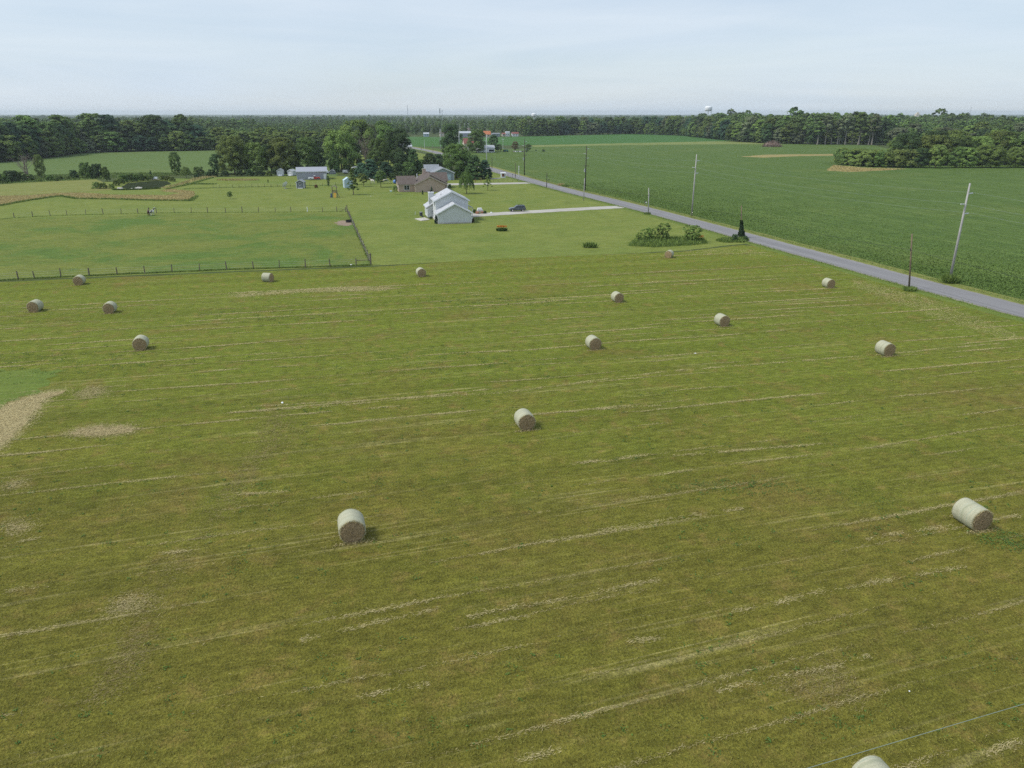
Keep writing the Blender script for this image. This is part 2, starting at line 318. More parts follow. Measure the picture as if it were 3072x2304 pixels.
M['greyroof'] = shingle('grey_shingles', (0.44, 0.455, 0.48)); M['brownroof'] = shingle('brown_shingles', (0.105, 0.082, 0.070))
M['slateroof'] = shingle('slate_shingles', (0.24, 0.26, 0.29)); M['redroof'] = plain('red_metal_roof', (0.20, 0.065, 0.052), 0.5)
M['tinroof'] = plain('tin_roof', (0.50, 0.52, 0.55), 0.4, 0.1, metal=0.3); M['barnroof'] = plain('grey_metal_roof', (0.30, 0.315, 0.36), 0.5, 0.1)
def brick():
    m, nt, p = newmat('brick'); t = N(nt, 'ShaderNodeTexCoord').outputs['Object']
    mp = N(nt, 'ShaderNodeMapping'); mp.inputs['Rotation'].default_value = (R(90), 0, 0); nt.links.new(t, mp.inputs['Vector'])
    b = N(nt, 'ShaderNodeTexBrick', Scale=1.0); b.inputs['Brick Width'].default_value = 0.21; b.inputs['Row Height'].default_value = 0.075; b.inputs['Mortar Size'].default_value = 0.012
    b.inputs['Color1'].default_value = col(0.42, 0.295, 0.225); b.inputs['Color2'].default_value = col(0.55, 0.39, 0.30); b.inputs['Mortar'].default_value = col(0.42, 0.36, 0.31); nt.links.new(mp.outputs[0], b.inputs['Vector'])
    v = rng_(nt, noise(nt, t, 1.5, 5, 0.7), 0.25, 0.75, 0.85, 1.15); cmb = N(nt, 'ShaderNodeCombineColor'); [nt.links.new(v, cmb.inputs[i]) for i in range(3)]
    nt.links.new(mix(nt, 1.0, b.outputs['Color'], cmb.outputs[0], 'MULTIPLY'), p.inputs['Base Color']); p.inputs['Roughness'].default_value = 0.9; return m
M['brick'] = brick()
def netting():
    """bale wrap: pale green net over straw, bands round the roll"""
    m, nt, p = newmat('net_wrap'); t = N(nt, 'ShaderNodeTexCoord').outputs['Object']; oi = N(nt, 'ShaderNodeObjectInfo')
    sx = N(nt, 'ShaderNodeSeparateXYZ'); nt.links.new(t, sx.inputs[0])
    wob = math_(nt, 'MULTIPLY', noise(nt, t, 1.3, 2), 0.35); y = math_(nt, 'ADD', math_(nt, 'ADD', sx.outputs['Y'], wob), math_(nt, 'MULTIPLY', oi.outputs['Random'], 3.0))
    cx = N(nt, 'ShaderNodeCombineXYZ'); nt.links.new(y, cx.inputs[0])
    bands = noise(nt, cx.outputs[0], 5.0, 3, 0.6)
    b = mix(nt, rng_(nt, bands, 0.35, 0.62), col(0.30, 0.315, 0.215), col(0.45, 0.435, 0.32))
    b = mix(nt, rng_(nt, bands, 0.58, 0.66, 0, 0.8), b, col(0.20, 0.29, 0.22))
    f = noise(nt, t, 14.0, 4, 0.75); v = rng_(nt, f, 0.25, 0.75, 0.8, 1.2); cmb = N(nt, 'ShaderNodeCombineColor'); [nt.links.new(v, cmb.inputs[i]) for i in range(3)]
    b = mix(nt, 1.0, b, cmb.outputs[0], 'MULTIPLY')
    b = mix(nt, rng_(nt, noise(nt, t, 2.2, 4, 0.7), 0.58, 0.75, 0, 0.55), b, col(0.33, 0.27, 0.15))
    nt.links.new(b, p.inputs['Base Color']); p.inputs['Roughness'].default_value = 0.7; p.inputs['Specular IOR Level'].default_value = 0.2
    nt.links.new(bump(nt, f, 0.03), p.inputs['Normal']); return m
M['net'] = netting()
def coil():
    """bale end: straw wound in a spiral"""
    m, nt, p = newmat('wound_straw'); t = N(nt, 'ShaderNodeTexCoord').outputs['Object']
    sx = N(nt, 'ShaderNodeSeparateXYZ'); nt.links.new(t, sx.inputs[0])
    r = math_(nt, 'SQRT', math_(nt, 'ADD', math_(nt, 'POWER', sx.outputs['X'], 2.0), math_(nt, 'POWER', sx.outputs['Z'], 2.0)))
    an = math_(nt, 'ARCTAN2', sx.outputs['Z'], sx.outputs['X'])
    q = math_(nt, 'ADD', math_(nt, 'MULTIPLY', r, 11.0), math_(nt, 'MULTIPLY', an, 0.318))
    cx = N(nt, 'ShaderNodeCombineXYZ'); nt.links.new(math_(nt, 'ADD', q, math_(nt, 'MULTIPLY', noise(nt, t, 3.0, 3), 1.3)), cx.inputs[0]); nt.links.new(math_(nt, 'MULTIPLY', an, 1.5), cx.inputs[1])
    f = noise(nt, cx.outputs[0], 1.6, 4, 0.7); g = noise(nt, t, 16.0, 4, 0.75)
    b = mix(nt, rng_(nt, f, 0.35, 0.68), col(0.20, 0.145, 0.078), col(0.50, 0.37, 0.215)); v = rng_(nt, g, 0.25, 0.75, 0.7, 1.3)
    cmb = N(nt, 'ShaderNodeCombineColor'); [nt.links.new(v, cmb.inputs[i]) for i in range(3)]
    nt.links.new(mix(nt, 1.0, b, cmb.outputs[0], 'MULTIPLY'), p.inputs['Base Color']); p.inputs['Roughness'].default_value = 0.95; p.inputs['Specular IOR Level'].default_value = 0.1
    nt.links.new(bump(nt, math_(nt, 'ADD', f, g), 0.06), p.inputs['Normal']); return m
M['coil'] = coil()
def watermat():
    m, nt, p = newmat('pond_water'); pos = position(nt)
    p.inputs['Base Color'].default_value = col(0.030, 0.040, 0.020); p.inputs['Roughness'].default_value = 0.35; p.inputs['IOR'].default_value = 1.33; p.inputs['Specular IOR Level'].default_value = 0.0
    nt.links.new(bump(nt, noise(nt, pos, 1.2, 3), 0.02, 0.5), p.inputs['Normal']); return m
M['water'] = watermat()

# ------------------------------------------------------------------ the ground and its fields
def P(l): return [at(*q) for q in l]
def sheet(name, pts, z, m, jit=0.0, step=3.0, label=None, kind='structure', seed=1):
    """level piece of ground with a slightly ragged outline"""
    rg = random.Random(seed); pts = [Vector((p[0], p[1], 0)) for p in pts]; o = []
    for i, p in enumerate(pts):
        q = pts[(i+1) % len(pts)]; n = max(1, int((q-p).length/step)) if jit else 1; n = min(n, 400)
        d = (q-p); nn = Vector((-d.y, d.x, 0)).normalized() if d.length else Vector()
        for k in range(n):
            j = rg.uniform(-jit, jit) if (jit and k) else 0
            o.append(p + d*(k/n) + nn*j)
    me = bpy.data.meshes.new(name); me.from_pydata([(p.x, p.y, z) for p in o], [], [tuple(range(len(o)))])
    if me.polygons[0].normal.z < 0: me.flip_normals()
    ob = link(name, me, m)
    if label: ob['label'] = label
    if kind: ob['kind'] = kind
    return ob
sheet('ground', [(-9000, -300), (9000, -300), (9000, 11000), (-9000, 11000)], 0.0, M['countryside'])
road_pts = [(79.5, 70), (71.8, 98), (66.0, 117), (60.0, 138.5), (46.5, 186), (38.5, 213), (28.8, 243), (19.8, 269), (3.1, 325.3), (-9.6, 371.7), (-26, 432), (-52.4, 534), (-71, 588), (-96, 650), (-150, 745), (-260, 900)]
def offset_line(pts, d):
    o = []
    for i, p in enumerate(pts):
        a = Vector(pts[max(i-1, 0)]); b = Vector(pts[min(i+1, len(pts)-1)]); t = (b-a).normalized(); o.append((p[0] + t.y*d, p[1] - t.x*d))
    return o
def smooth_line(pts, n=6):
    pts = [Vector((p[0], p[1], 0)) for p in pts]; o = []
    for i in range(len(pts)-1):
        p0, p1, p2, p3 = pts[max(i-1, 0)], pts[i], pts[i+1], pts[min(i+2, len(pts)-1)]
        for k in range(n):
            t = k/n; o.append(0.5*((2*p1) + (p2-p0)*t + (2*p0-5*p1+4*p2-p3)*t*t + (3*p1-p0-3*p2+p3)*t**3))
    return [(p.x, p.y) for p in o] + [(pts[-1].x, pts[-1].y)]
road_c = smooth_line(road_pts)
lawn_poly = [at(0, 842), at(1112, 797), at(2050, 752), at(2260, 728)] + [Vector((*p, 0)) for p in offset_line(road_c, -3.0) if 158 < p[1] < 372] + [at(1440, 505), at(1180, 530), at(960, 528), at(600, 532), at(340, 545), at(0, 556), Vector((-260, 300, 0)), Vector((-200, 110, 0))]
sheet('lawn', lawn_poly, 0.010, M['lawn'], 0.25, 3)
hay_poly = [Vector((-120, 5, 0)), Vector((95, 5, 0))] + [Vector((*p, 0)) for p in offset_line(road_c, -5.0) if 20 < p[1] < 152] + [at(2230, 735), at(2050, 755), at(1500, 776), at(1112, 801), at(0, 846), Vector((-140, 104, 0))]
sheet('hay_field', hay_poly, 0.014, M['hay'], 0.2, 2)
verge_l = [Vector((*p, 0)) for p in offset_line(road_c, -2.6) if p[1] < 640]
verge_lo = [Vector((*p, 0)) for p in offset_line(road_c, -5.6) if p[1] < 640]
sheet('road_verge', verge_l + verge_lo[::-1], 0.020, M['brightlawn'], 0.3, 2)
verge_r = [Vector((*p, 0)) for p in offset_line(road_c, 2.6) if p[1] < 640]
verge_ro = [Vector((*p, 0)) for p in offset_line(road_c, 6.0) if p[1] < 640]
sheet('road_verge', verge_r + verge_ro[::-1], 0.020, M['meadow'], 0.3, 2, seed=5)
sheet('pasture', P([(-400, 872), (0, 840), (1109, 795), (1042, 641), (950, 640), (600, 641), (40, 656), (-300, 690)]), 0.018, M['pasture'], 0.25, 3)
sheet('bright_grass', P([(-60, 1112), (175, 1108), (150, 1150), (60, 1200), (-60, 1240)]), 0.022, M['brightlawn'], 0.8, 0.7)
crop_poly = verge_ro + [at(1330, 447), at(1560, 447), at(1600, 439), at(1900, 433), at(2300, 430), at(2450, 433), at(2620, 436), at(2700, 455), at(3072, 470), Vector((520, 380, 0)), Vector((300, 60, 0)), Vector((120, 40, 0))]
sheet('soybean_field', crop_poly, 0.016, M['crop'], 0.3, 3)
sheet('bean_field', P([(1420, 413), (1900, 402), (2080, 408), (2180, 421), (2350, 428), (1720, 433), (1300, 440), (1235, 440), (1220, 410)]), 0.024, M['farcrop'], 0.5, 6)
sheet('thin_crop_strip', P([(1590, 436), (1900, 429), (2150, 424), (2340, 425), (2300, 432), (1900, 435), (1600, 441)]), 0.034, M['yellowstrip'], 1.2, 4)
sheet('bean_field', P([(0, 486), (140, 475), (240, 460), (450, 455), (700, 449), (1010, 449), (1010, 530), (600, 520), (330, 519), (0, 528), (-260, 520), (-200, 490)]), 0.024, M['leftcrop'], 0.5, 5)
sheet('meadow', P([(0, 553), (120, 545), (290, 538), (340, 560), (330, 570), (180, 580), (60, 586), (0, 592), (-200, 600), (-200, 560)]), 0.024, M['meadow'], 0.4, 3)
sheet('meadow', P([(1010, 470), (1240, 455), (1310, 470), (1200, 505), (1010, 505)]), 0.024, M['lawn'], 0.4, 3, seed=9)
M['litter'] = fieldmat('matted_hay', (0.26, 0.205, 0.10), (0.36, 0.29, 0.155), (0.16, 0.15, 0.04), 0.4, 0.7, R(35), 1.5, 0.4, (0.44, 0.37, 0.21), (0.48, 0.7), 5.0, 0.3, 0.08)
sheet('matted_hay', P([(-60, 1285), (0, 1222), (60, 1200), (130, 1182), (195, 1171), (145, 1192), (115, 1218), (85, 1262), (40, 1308), (0, 1340), (-60, 1370)]), 0.026, M['litter'], 0.5, 0.5)
sheet('matted_hay', P([(205, 1300), (285, 1281), (395, 1283), (395, 1296), (300, 1307), (225, 1305)]), 0.026, M['litter'], 0.4, 0.5, seed=8)
sheet('road', [Vector((*p, 0)) for p in offset_line(road_c, 3.05)] + [Vector((*p, 0)) for p in offset_line(road_c, -3.05)][::-1], 0.045, M['asphalt'], 0.08, 1.5)
for sd, w0, w1, sdn in ((-1, 2.9, 3.5, 21), (1, 2.9, 3.35, 22)):
    sheet('road_shoulder', [Vector((*p, 0)) for p in offset_line(road_c, sd*w0) if p[1] < 560] + [Vector((*p, 0)) for p in offset_line(road_c, sd*w1) if p[1] < 560][::-1], 0.034, M['shoulder'], 0.16, 0.8, seed=sdn)
sheet('driveway', P([(1852, 617.5), (1876, 624), (1700, 634), (1560, 642), (1470, 648), (1418, 652), (1408, 640), (1480, 638), (1600, 631), (1760, 622)]), 0.040, M['gravel'], 0.25, 1.5)
sheet('driveway', P([(1588, 547), (1600, 551), (1470, 554), (1340, 556), (1340, 550.5), (1470, 549)]), 0.040, M['gravel'], 0.2, 1.5, seed=4)
sheet('driveway', P([(1472, 535), (1500, 533.5), (1502, 536), (1470, 538)]), 0.040, M['gravel'], 0.1, 1.5, seed=6)
sheet('dirt_patch', P([(1003, 668), (1030, 661), (1052, 663), (1060, 674), (1048, 678), (1015, 676)]), 0.030, M['dirt'], 0.5, 1.0)
sheet('pond', P([(362, 562), (385, 549), (420, 546), (470, 542), (505, 544), (512, 552), (480, 563), (430, 567), (380, 568)]), 0.035, M['water'], 0.4, 2)
tan_a = P([(-120, 640), (0, 617), (95, 600), (180, 588), (230, 596), (336, 597), (460, 601), (572, 602), (587, 590), (583, 574), (510, 567), (480, 573), (545, 580), (500, 586), (330, 584), (250, 578), (180, 579), (90, 586), (0, 588), (-120, 592)])
sheet('dry_grass', tan_a, 0.030, M['tanbase'], 0.5, 2)
sheet('dry_grass', P([(2222, 470), (2300, 464), (2500, 462), (2510, 467), (2400, 468), (2290, 473)]), 0.030, M['tanbase'], 0.5, 3, seed=2)
sheet('dry_grass', P([(2480, 512), (2500, 496), (2600, 504), (2720, 507), (2640, 512), (2550, 516)]), 0.030, M['tanbase'], 0.6, 2, seed=3)

# ------------------------------------------------------------------ trees
def limbs(mb, h, r, z0, seed, n=6, tr=None, spread=0.75):
    rg = random.Random(seed); tr = tr or h*0.018
    pts = []; x = y = 0
    for k in range(6):
        t = k/5; pts.append((x, y, h*0.82*t)); x += rg.uniform(-1, 1)*h*0.012; y += rg.uniform(-1, 1)*h*0.012
    mb.tube(pts, [tr*(1.25 if k == 0 else 1)*(1-0.85*k/5) for k in range(6)], 7)
    for i in range(n):
        t = rg.uniform(z0/h*0.8+0.05, 0.75); a = rg.uniform(0, 6.28); b = Vector((0, 0, h*0.82*t)); ln = r*rg.uniform(0.55, 0.95)*spread
        e = b + Vector((math.cos(a)*ln, math.sin(a)*ln, ln*rg.uniform(0.35, 0.8))); mid = (b+e)/2 + Vector((0, 0, -ln*0.08))
        mb.tube([b, mid, e], [tr*0.5*(1-t*0.6), tr*0.33*(1-t*0.6), tr*0.1], 5, False)
def crown(h, r, z0, seed, clumps=34, n=4200, leaf=0.5, prof=None, csize=(0.22, 0.36), flat=0.75, updown=0.35):
    rg = np.random.default_rng(seed); prof = prof or (lambda s: (0.70+0.30*math.sin(min(1, s/0.4)*1.5708)) if s < 0.4 else max(0.1, 1-((s-0.4)/0.62)**2.2)**0.6)
    cs = []; rs = []
    for i in range(clumps):
        s = ((i+0.5)/clumps)**0.9*0.97 + 0.02; rr = r*prof(s); a = i*2.39996 + rg.uniform(-0.5, 0.5); inner = rg.uniform() < 0.25
        q = rr*(rg.uniform(0.1, 0.5) if inner else rg.uniform(0.62, 0.9))
        cr_ = r*rg.uniform(*csize)*(0.7+0.3*prof(s)); zz = z0 + (h-z0)*s + rg.uniform(-0.04, 0.04)*h
        zz = min(zz, h-cr_*flat*rg.uniform(0.75, 1.0))
        cs.append((math.cos(a)*q, math.sin(a)*q, max(zz, cr_*0.5))); rs.append(cr_)
    cs = np.array(cs); rs = np.array(rs); w = rs**2; idx = rg.choice(clumps, n, p=w/w.sum())
    d = unit(rg.normal(size=(n, 3))); d[:, 2] = np.where(d[:, 2] < -0.35, -d[:, 2], d[:, 2])
    p = cs[idx] + d*rs[idx, None]*rg.uniform(0.6, 1.08, (n, 1))*np.array([1, 1, flat])
    out = unit(p - np.array([0, 0, z0+(h-z0)*0.45])); nr = unit(d*0.8 + out*0.35 + np.array([0, 0, updown*0.6]) + rg.normal(size=(n, 3))*0.26)
    a, b = frame(nr, rg); sz = leaf*rg.uniform(0.55, 1.25, (n, 1))
    cv = rg.uniform(0, 1, clumps)
    var = np.clip(0.5*cv[idx] + 0.5*rg.uniform(0, 1, n), 0, 1)
    p[:, 2] = np.maximum(p[:, 2], 0.1)
    return p, a*sz*0.62, b*sz*0.45, var
PROTO = {}
def proto(key, h, r, z0, seed, bark='bark', nlimb=7, **k):
    sp = crown(h, r, z0, seed, **k); cm = soup('crown_'+key, *sp); cm.materials.append(M['leaf'])
    mb = MB(); limbs(mb, h, r, z0, seed, nlimb); tm = mb.mesh('trunk_'+key); tm.materials.append(M[bark])
    PROTO[key] = (tm, cm, h)
pyr = lambda s: max(0.04, 1.0-s)**0.8
for i in range(7):   # woodland trees, leafy to the ground
    proto('wood%d' % i, 22, 6.3 + (i % 3)*0.7, 0.3 + (i % 2)*0.5, 100+i, clumps=60 + 6*(i % 3), n=6500, leaf=0.85, csize=(0.20, 0.34), flat=0.88)
for i in range(3):   # tall woodland trees on bare pale stems
    proto('stem%d' % i, 23, 4.6, 9.5, 140+i, bark='pale_bark', clumps=26, n=2000, leaf=0.9, csize=(0.24, 0.4))
for i in range(5):   # hedgerow trees
    proto('hedge%d' % i, 16, 6.6 + 0.5*(i % 3), 0.8, 200+i, clumps=74, n=11000, leaf=0.50, csize=(0.18, 0.31), flat=0.88)
for i in range(3):   # airy yard trees
    proto('yard%d' % i, 10, 4.4, 1.2, 300+i, clumps=60, n=8000, leaf=0.33, csize=(0.18, 0.31), flat=0.88)
for i in range(2):   # young lawn trees
    proto('young%d' % i, 5, 1.9, 1.3, 330+i, clumps=36, n=2600, leaf=0.24, csize=(0.16, 0.30))
for i in range(4):   # bushes
    proto('bush%d' % i, 4, 3.0, 0.2, 400+i, clumps=40, n=3600, leaf=0.34, csize=(0.18, 0.33), nlimb=5, prof=lambda s: math.cos(s*1.2)**0.6)
proto('conifer0', 9, 2.6, 1.5, 500, clumps=90, n=6000, leaf=0.34, csize=(0.10, 0.22), prof=pyr, flat=0.45, updown=0.5, nlimb=10)
proto('conifer1', 8, 3.0, 0.1, 501, clumps=90, n=7000, leaf=0.36, csize=(0.18, 0.32), prof=lambda s: max(0.04, 1-s)**0.45, flat=0.75, nlimb=8)
proto('pinoak', 5.6, 2.2, 1.2, 502, clumps=40, n=1900, leaf=0.26, csize=(0.10, 0.22), prof=pyr, flat=0.4, nlimb=12)
proto('column', 3.6, 0.62, 0.15, 503, clumps=26, n=1600, leaf=0.16, csize=(0.45, 0.7), prof=lambda s: 0.8 if s < 0.85 else 0.5, nlimb=2)
proto('shrub0', 4, 2.9, 0.7, 440, clumps=60, n=3000, leaf=0.26, csize=(0.09, 0.19), nlimb=14, prof=lambda s: 0.55+0.5*s if s < 0.75 else 0.9-1.6*(s-0.75))
proto('shrub1', 4, 2.3, 0.5, 441, clumps=56, n=3000, leaf=0.26, csize=(0.10, 0.2), nlimb=14, prof=lambda s: 0.6+0.45*s if s < 0.7 else 0.9-1.7*(s-0.7))
def willow_proto():
    rg = np.random.default_rng(510); h, r = 8.3, 3.1; P_ = []; A = []; B = []; V = []
    for i in range(300):
        a = rg.uniform(0, 6.283); q = r*math.sqrt(rg.uniform(0.02, 1)); zt = 2.6 + (h-2.6)*math.sqrt(max(0, 1-(q/r)**2))*rg.uniform(0.55, 1.0); ln = rg.uniform(0.9, 2.6)
        vv = rg.uniform()
        for k in range(14):
            t = k/13; z = zt - ln*t
            if z < 1.1: break
            P_.append((math.cos(a)*(q+0.3*t)+rg.normal()*0.09, math.sin(a)*(q+0.3*t)+rg.normal()*0.09, z)); n = unit(np.array([math.cos(a), math.sin(a), 0.5]) + rg.normal(size=3)*0.5); t1 = unit(np.cross(n, rg.normal(size=3)*0.4+np.array([0, 0, 1.0])))
            A.append(np.cross(n, t1)*0.22); B.append(t1*0.10); V.append(0.6*vv+0.4*rg.uniform())
    cm = soup('crown_willow', P_, A, B, V); cm.materials.append(M['leaf']); mb = MB(); limbs(mb, h, r, 2.4, 510, 9); tm = mb.mesh('trunk_willow'); tm.materials.append(M['bark']); PROTO['willow'] = (tm, cm, h)
willow_proto()
def deadtree_mesh(h, seed, n=16):
    mb = MB(); rg = random.Random(seed)
    def br(p, d, ln, r, dep):
        q = p + d*ln*0.5 + Vector((rg.uniform(-1, 1), rg.uniform(-1, 1), 0))*ln*0.05; e = p + d*ln
        mb.tube([p, q, e], [r, r*0.75, r*0.5], 5, False)
        if dep == 0: return
        for k in range(3):
            dd = (d + Vector((rg.uniform(-1, 1), rg.uniform(-1, 1), rg.uniform(-0.1, 0.5)))*0.65).normalized(); br(e if k else q, dd, ln*rg.uniform(0.55, 0.8), r*0.5, dep-1)
    for k in range(4):
        br(Vector((rg.uniform(-.6, .6), rg.uniform(-.6, .6), 0)), Vector((rg.uniform(-.3, .3), rg.uniform(-.3, .3), 1)).normalized(), h*0.36, h*0.022, 4)
    return mb.mesh('dead_branches')
GREEN = dict(dark=(0.066, 0.110, 0.038), mid=(0.108, 0.162, 0.042), light=(0.158, 0.215, 0.052), olive=(0.145, 0.185, 0.046), lime=(0.165, 0.235, 0.06), blue=(0.052, 0.105, 0.055), grey=(0.15, 0.175, 0.09), brown=(0.13, 0.095, 0.05))
TREES = []
def plant(key, loc, h, colr, label, cat='tree', group=None, name='tree', wide=1.0, rz=None):
    tm, cm, ph = PROTO[key]; s = h/ph; c = GREEN[colr] if isinstance(colr, str) else colr
    e = empty(name, (loc[0], loc[1], 0), random.uniform(0, 6.28) if rz is None else rz, label, cat, group)
    e.scale = (s*wide, s*wide, s)
    t = link('trunk', tm, parent=e); k = link('crown' if cat == 'tree' else 'foliage', cm, parent=e)
    if cat != 'tree': t.name = 'stems'
    k.color = (*c, 1); TREES.append(e); return e
def shade(c, a, rg): f = rg.uniform(1-a, 1+a); return tuple(q*f for q in GREEN[c])
CWORD = dict(dark='dark green', mid='mid green', light='light green', blue='bluish green', grey='greyish green', olive='olive green')
PLACE = ('left end', 'left half', 'middle', 'right half', 'right end')
ORD = ('first', 'second', 'third', 'fourth', 'fifth', 'sixth', 'seventh', 'eighth', 'ninth', 'tenth', 'eleventh', 'twelfth', 'thirteenth', 'fourteenth', 'fifteenth', 'sixteenth', 'seventeenth', 'eighteenth')
def row(pxs, spacing, rows, depth, keys, hr, cols, label, group, seed, name='woodland_tree', jit=0.35):
    """trees standing along a surveyed edge, in a few rows going back"""
    rg = random.Random(seed); pts = P(pxs); cnt = 0; key0 = keys[0].startswith('wood'); total = sum((b-a).length for a, b in zip(pts, pts[1:]))
    for j in range(rows):
        carry = rg.uniform(0, spacing); run = 0.0
        for a, b in zip(pts, pts[1:]):
            d = b-a; ln = d.length; t = carry; away = Vector((a.x, a.y, 0)).normalized()
            while t < ln:
                p = a + d*(t/ln) + away*(j*depth + rg.uniform(0, depth*0.5)) + d.normalized()*rg.uniform(-jit, jit)*spacing
                kc = rg.choice(cols); where = PLACE[min(4, int(5*(run+t)/total))]; rw = (('front', 'back'), ('front', 'middle', 'back'))[rows-2][j] + ' row' if rows > 1 else 'line'
                plant(rg.choice(keys), p, rg.uniform(*(hr[j] if isinstance(hr[0], tuple) else hr)), shade(kc, 0.18, rg), '%s %s in the %s of %s, %s' % (CWORD[kc], label[0], rw, label[1], where), 'tree', group, name, rg.uniform(1.05, 1.45)); w_ = TREES[-1]; f_ = max(1.0, (21/max(6, w_.scale.z*22))**0.55) if key0 else 1.0; w_.scale.x *= f_; w_.scale.y *= f_; cnt += 1
                t += spacing*rg.uniform(0.8, 1.25)
            carry = t-ln; run += ln
    return cnt
WK = ['wood%d' % i for i in range(7)]
row([(-60, 492), (60, 480), (150, 472), (240, 459), (420, 454), (620, 451)], 8.5, 3, 8, WK, ((9, 16), (14, 21), (16, 25.5)), ['dark', 'mid', 'mid', 'light', 'blue', 'grey'], ('tree', 'the left wood'), 'trees along the edge of the left wood', 11)
row([(560, 451), (700, 450), (800, 450), (1010, 449)], 10, 2, 10, WK, ((8, 13), (12, 16)), ['mid', 'light', 'light', 'olive'], ('low tree', 'the wood behind the hedgerow'), 'light trees on the wood edge behind the hedgerow', 12)
row([(1575, 409), (1700, 405), (1900, 402), (2050, 407), (2180, 421)], 11, 2, 10, WK, ((10, 19), (17, 23)), ['dark', 'mid', 'mid', 'light', 'blue', 'grey'], ('tree', 'the far middle wood'), 'trees along the edge of the far middle wood', 13)
row([(2190, 424), (2300, 430), (2440, 433)], 9, 2, 9, WK, ((10, 17), (16, 23)), ['dark', 'mid', 'light', 'light', 'grey'], ('tree', 'the wood behind the brush piles'), 'trees behind the brush piles', 14)
row([(2420, 434), (2520, 434), (2630, 435)], 8, 2, 9, ['stem0', 'stem1', 'stem2'], (19, 26), ['mid', 'grey', 'light'], ('bare trunked tree', 'the right wood'), 'bare trunked trees at the right wood edge', 15, 'tall_tree')
row([(2440, 431), (2540, 431), (2650, 433)], 9, 2, 9, WK, (9, 15), ['mid', 'light', 'grey'], ('low tree', 'undergrowth behind the bare trunks'), 'low trees behind the bare trunks', 16)
row([(2640, 436), (2800, 440), (3000, 440), (3150, 440)], 10, 2, 11, WK, ((10, 15), (13, 20)), ['mid', 'light', 'dark', 'grey'], ('tree', 'the wood behind the island'), 'trees behind the field island', 17)
# the wooded island in the bean field on the right
row([(2518, 490), (2560, 497), (2640, 502), (2720, 505)], 5.5, 2, 6, ['bush0', 'bush1', 'bush2', 'hedge1'], (5.5, 8.5), ['mid', 'light', 'olive'], ('bush', 'the island tip'), 'bushy trees at the tip of the field island', 18, 'bushy_tree')
row([(2720, 503), (2800, 504), (2900, 503), (3060, 503), (3130, 503)], 8, 1, 7, ['hedge0', 'hedge1', 'hedge2', 'hedge3', 'hedge4'], (8, 12), ['mid', 'dark', 'olive', 'light'], ('lower tree', 'the wooded island'), 'front trees of the field island', 19, 'island_tree')
row([(2660, 494), (2800, 495), (2900, 494), (3130, 493)], 8, 2, 9, ['hedge0', 'hedge1', 'hedge2', 'hedge3', 'hedge4'], (13, 17.5), ['mid', 'dark', 'olive', 'light', 'light'], ('tall tree', 'the wooded island'), 'tall trees of the field island', 20, 'island_tree')
# hedgerow trees behind the long grey barn
for x, y, ty, k, c, w, lb in [
    (655, 521, 462, 'hedge0', 'dark', 1.0, 'dark shrubby tree at the left end of the hedgerow'),
    (705, 522, 408, 'hedge1', 'olive', 1.0, 'tall olive hedgerow tree, leftmost of the tall ones'),
    (770, 521, 428, 'hedge2', 'light', 0.85, 'light green hedgerow tree second from the left'),
    (735, 518, 440, 'hedge4', 'dark', 0.9, 'dark hedgerow tree filling the gap between the olive and light ones'),
    (855, 520, 412, 'hedge3', 'olive', 1.2, 'broad rounded olive hedgerow tree above the two small white sheds'),
    (815, 517, 432, 'hedge0', 'dark', 0.9, 'dark hedgerow tree left of the broad olive one'),
    (925, 518, 412, 'hedge4', 'mid', 0.9, 'green hedgerow tree rising behind the long grey barn'),
    (960, 516, 440, 'hedge1', 'dark', 0.7, 'narrow dark hedgerow tree behind the right end of the barn'),
    (1025, 512, 392, 'hedge2', 'light', 1.0, 'tall light green tree right of the barn, behind the arched shed'),
    (1060, 508, 425, 'hedge0', 'dark', 0.9, 'dark tree right of the arched shed'),
    (1005, 515, 450, 'hedge3', 'mid', 0.7, 'smaller tree just behind the arched shed')]:
    b = at(x, y); top = b.copy()
    def hz(ty, b=b):
        v = (1152-ty)/FPX; dy = math.cos(PITCH)+v*math.sin(PITCH); dz = -math.sin(PITCH)+v*math.cos(PITCH); return CAM_H + b.y/dy*dz
    plant(k, b, hz(ty), c, lb, 'tree', 'hedgerow trees', 'hedgerow_tree', w)
def height_to(b, ty):
    v = (1152-ty)/FPX; dy = math.cos(PITCH)+v*math.sin(PITCH); dz = -math.sin(PITCH)+v*math.cos(PITCH); return CAM_H + b.y/dy*dz
def tree_px(key, x, y, ty, c, lb, name='tree', w=1.0, cat='tree', group=None):
    b = at(x, y); return plant(key, b, height_to(b, ty), c, lb, cat, group, name, w)
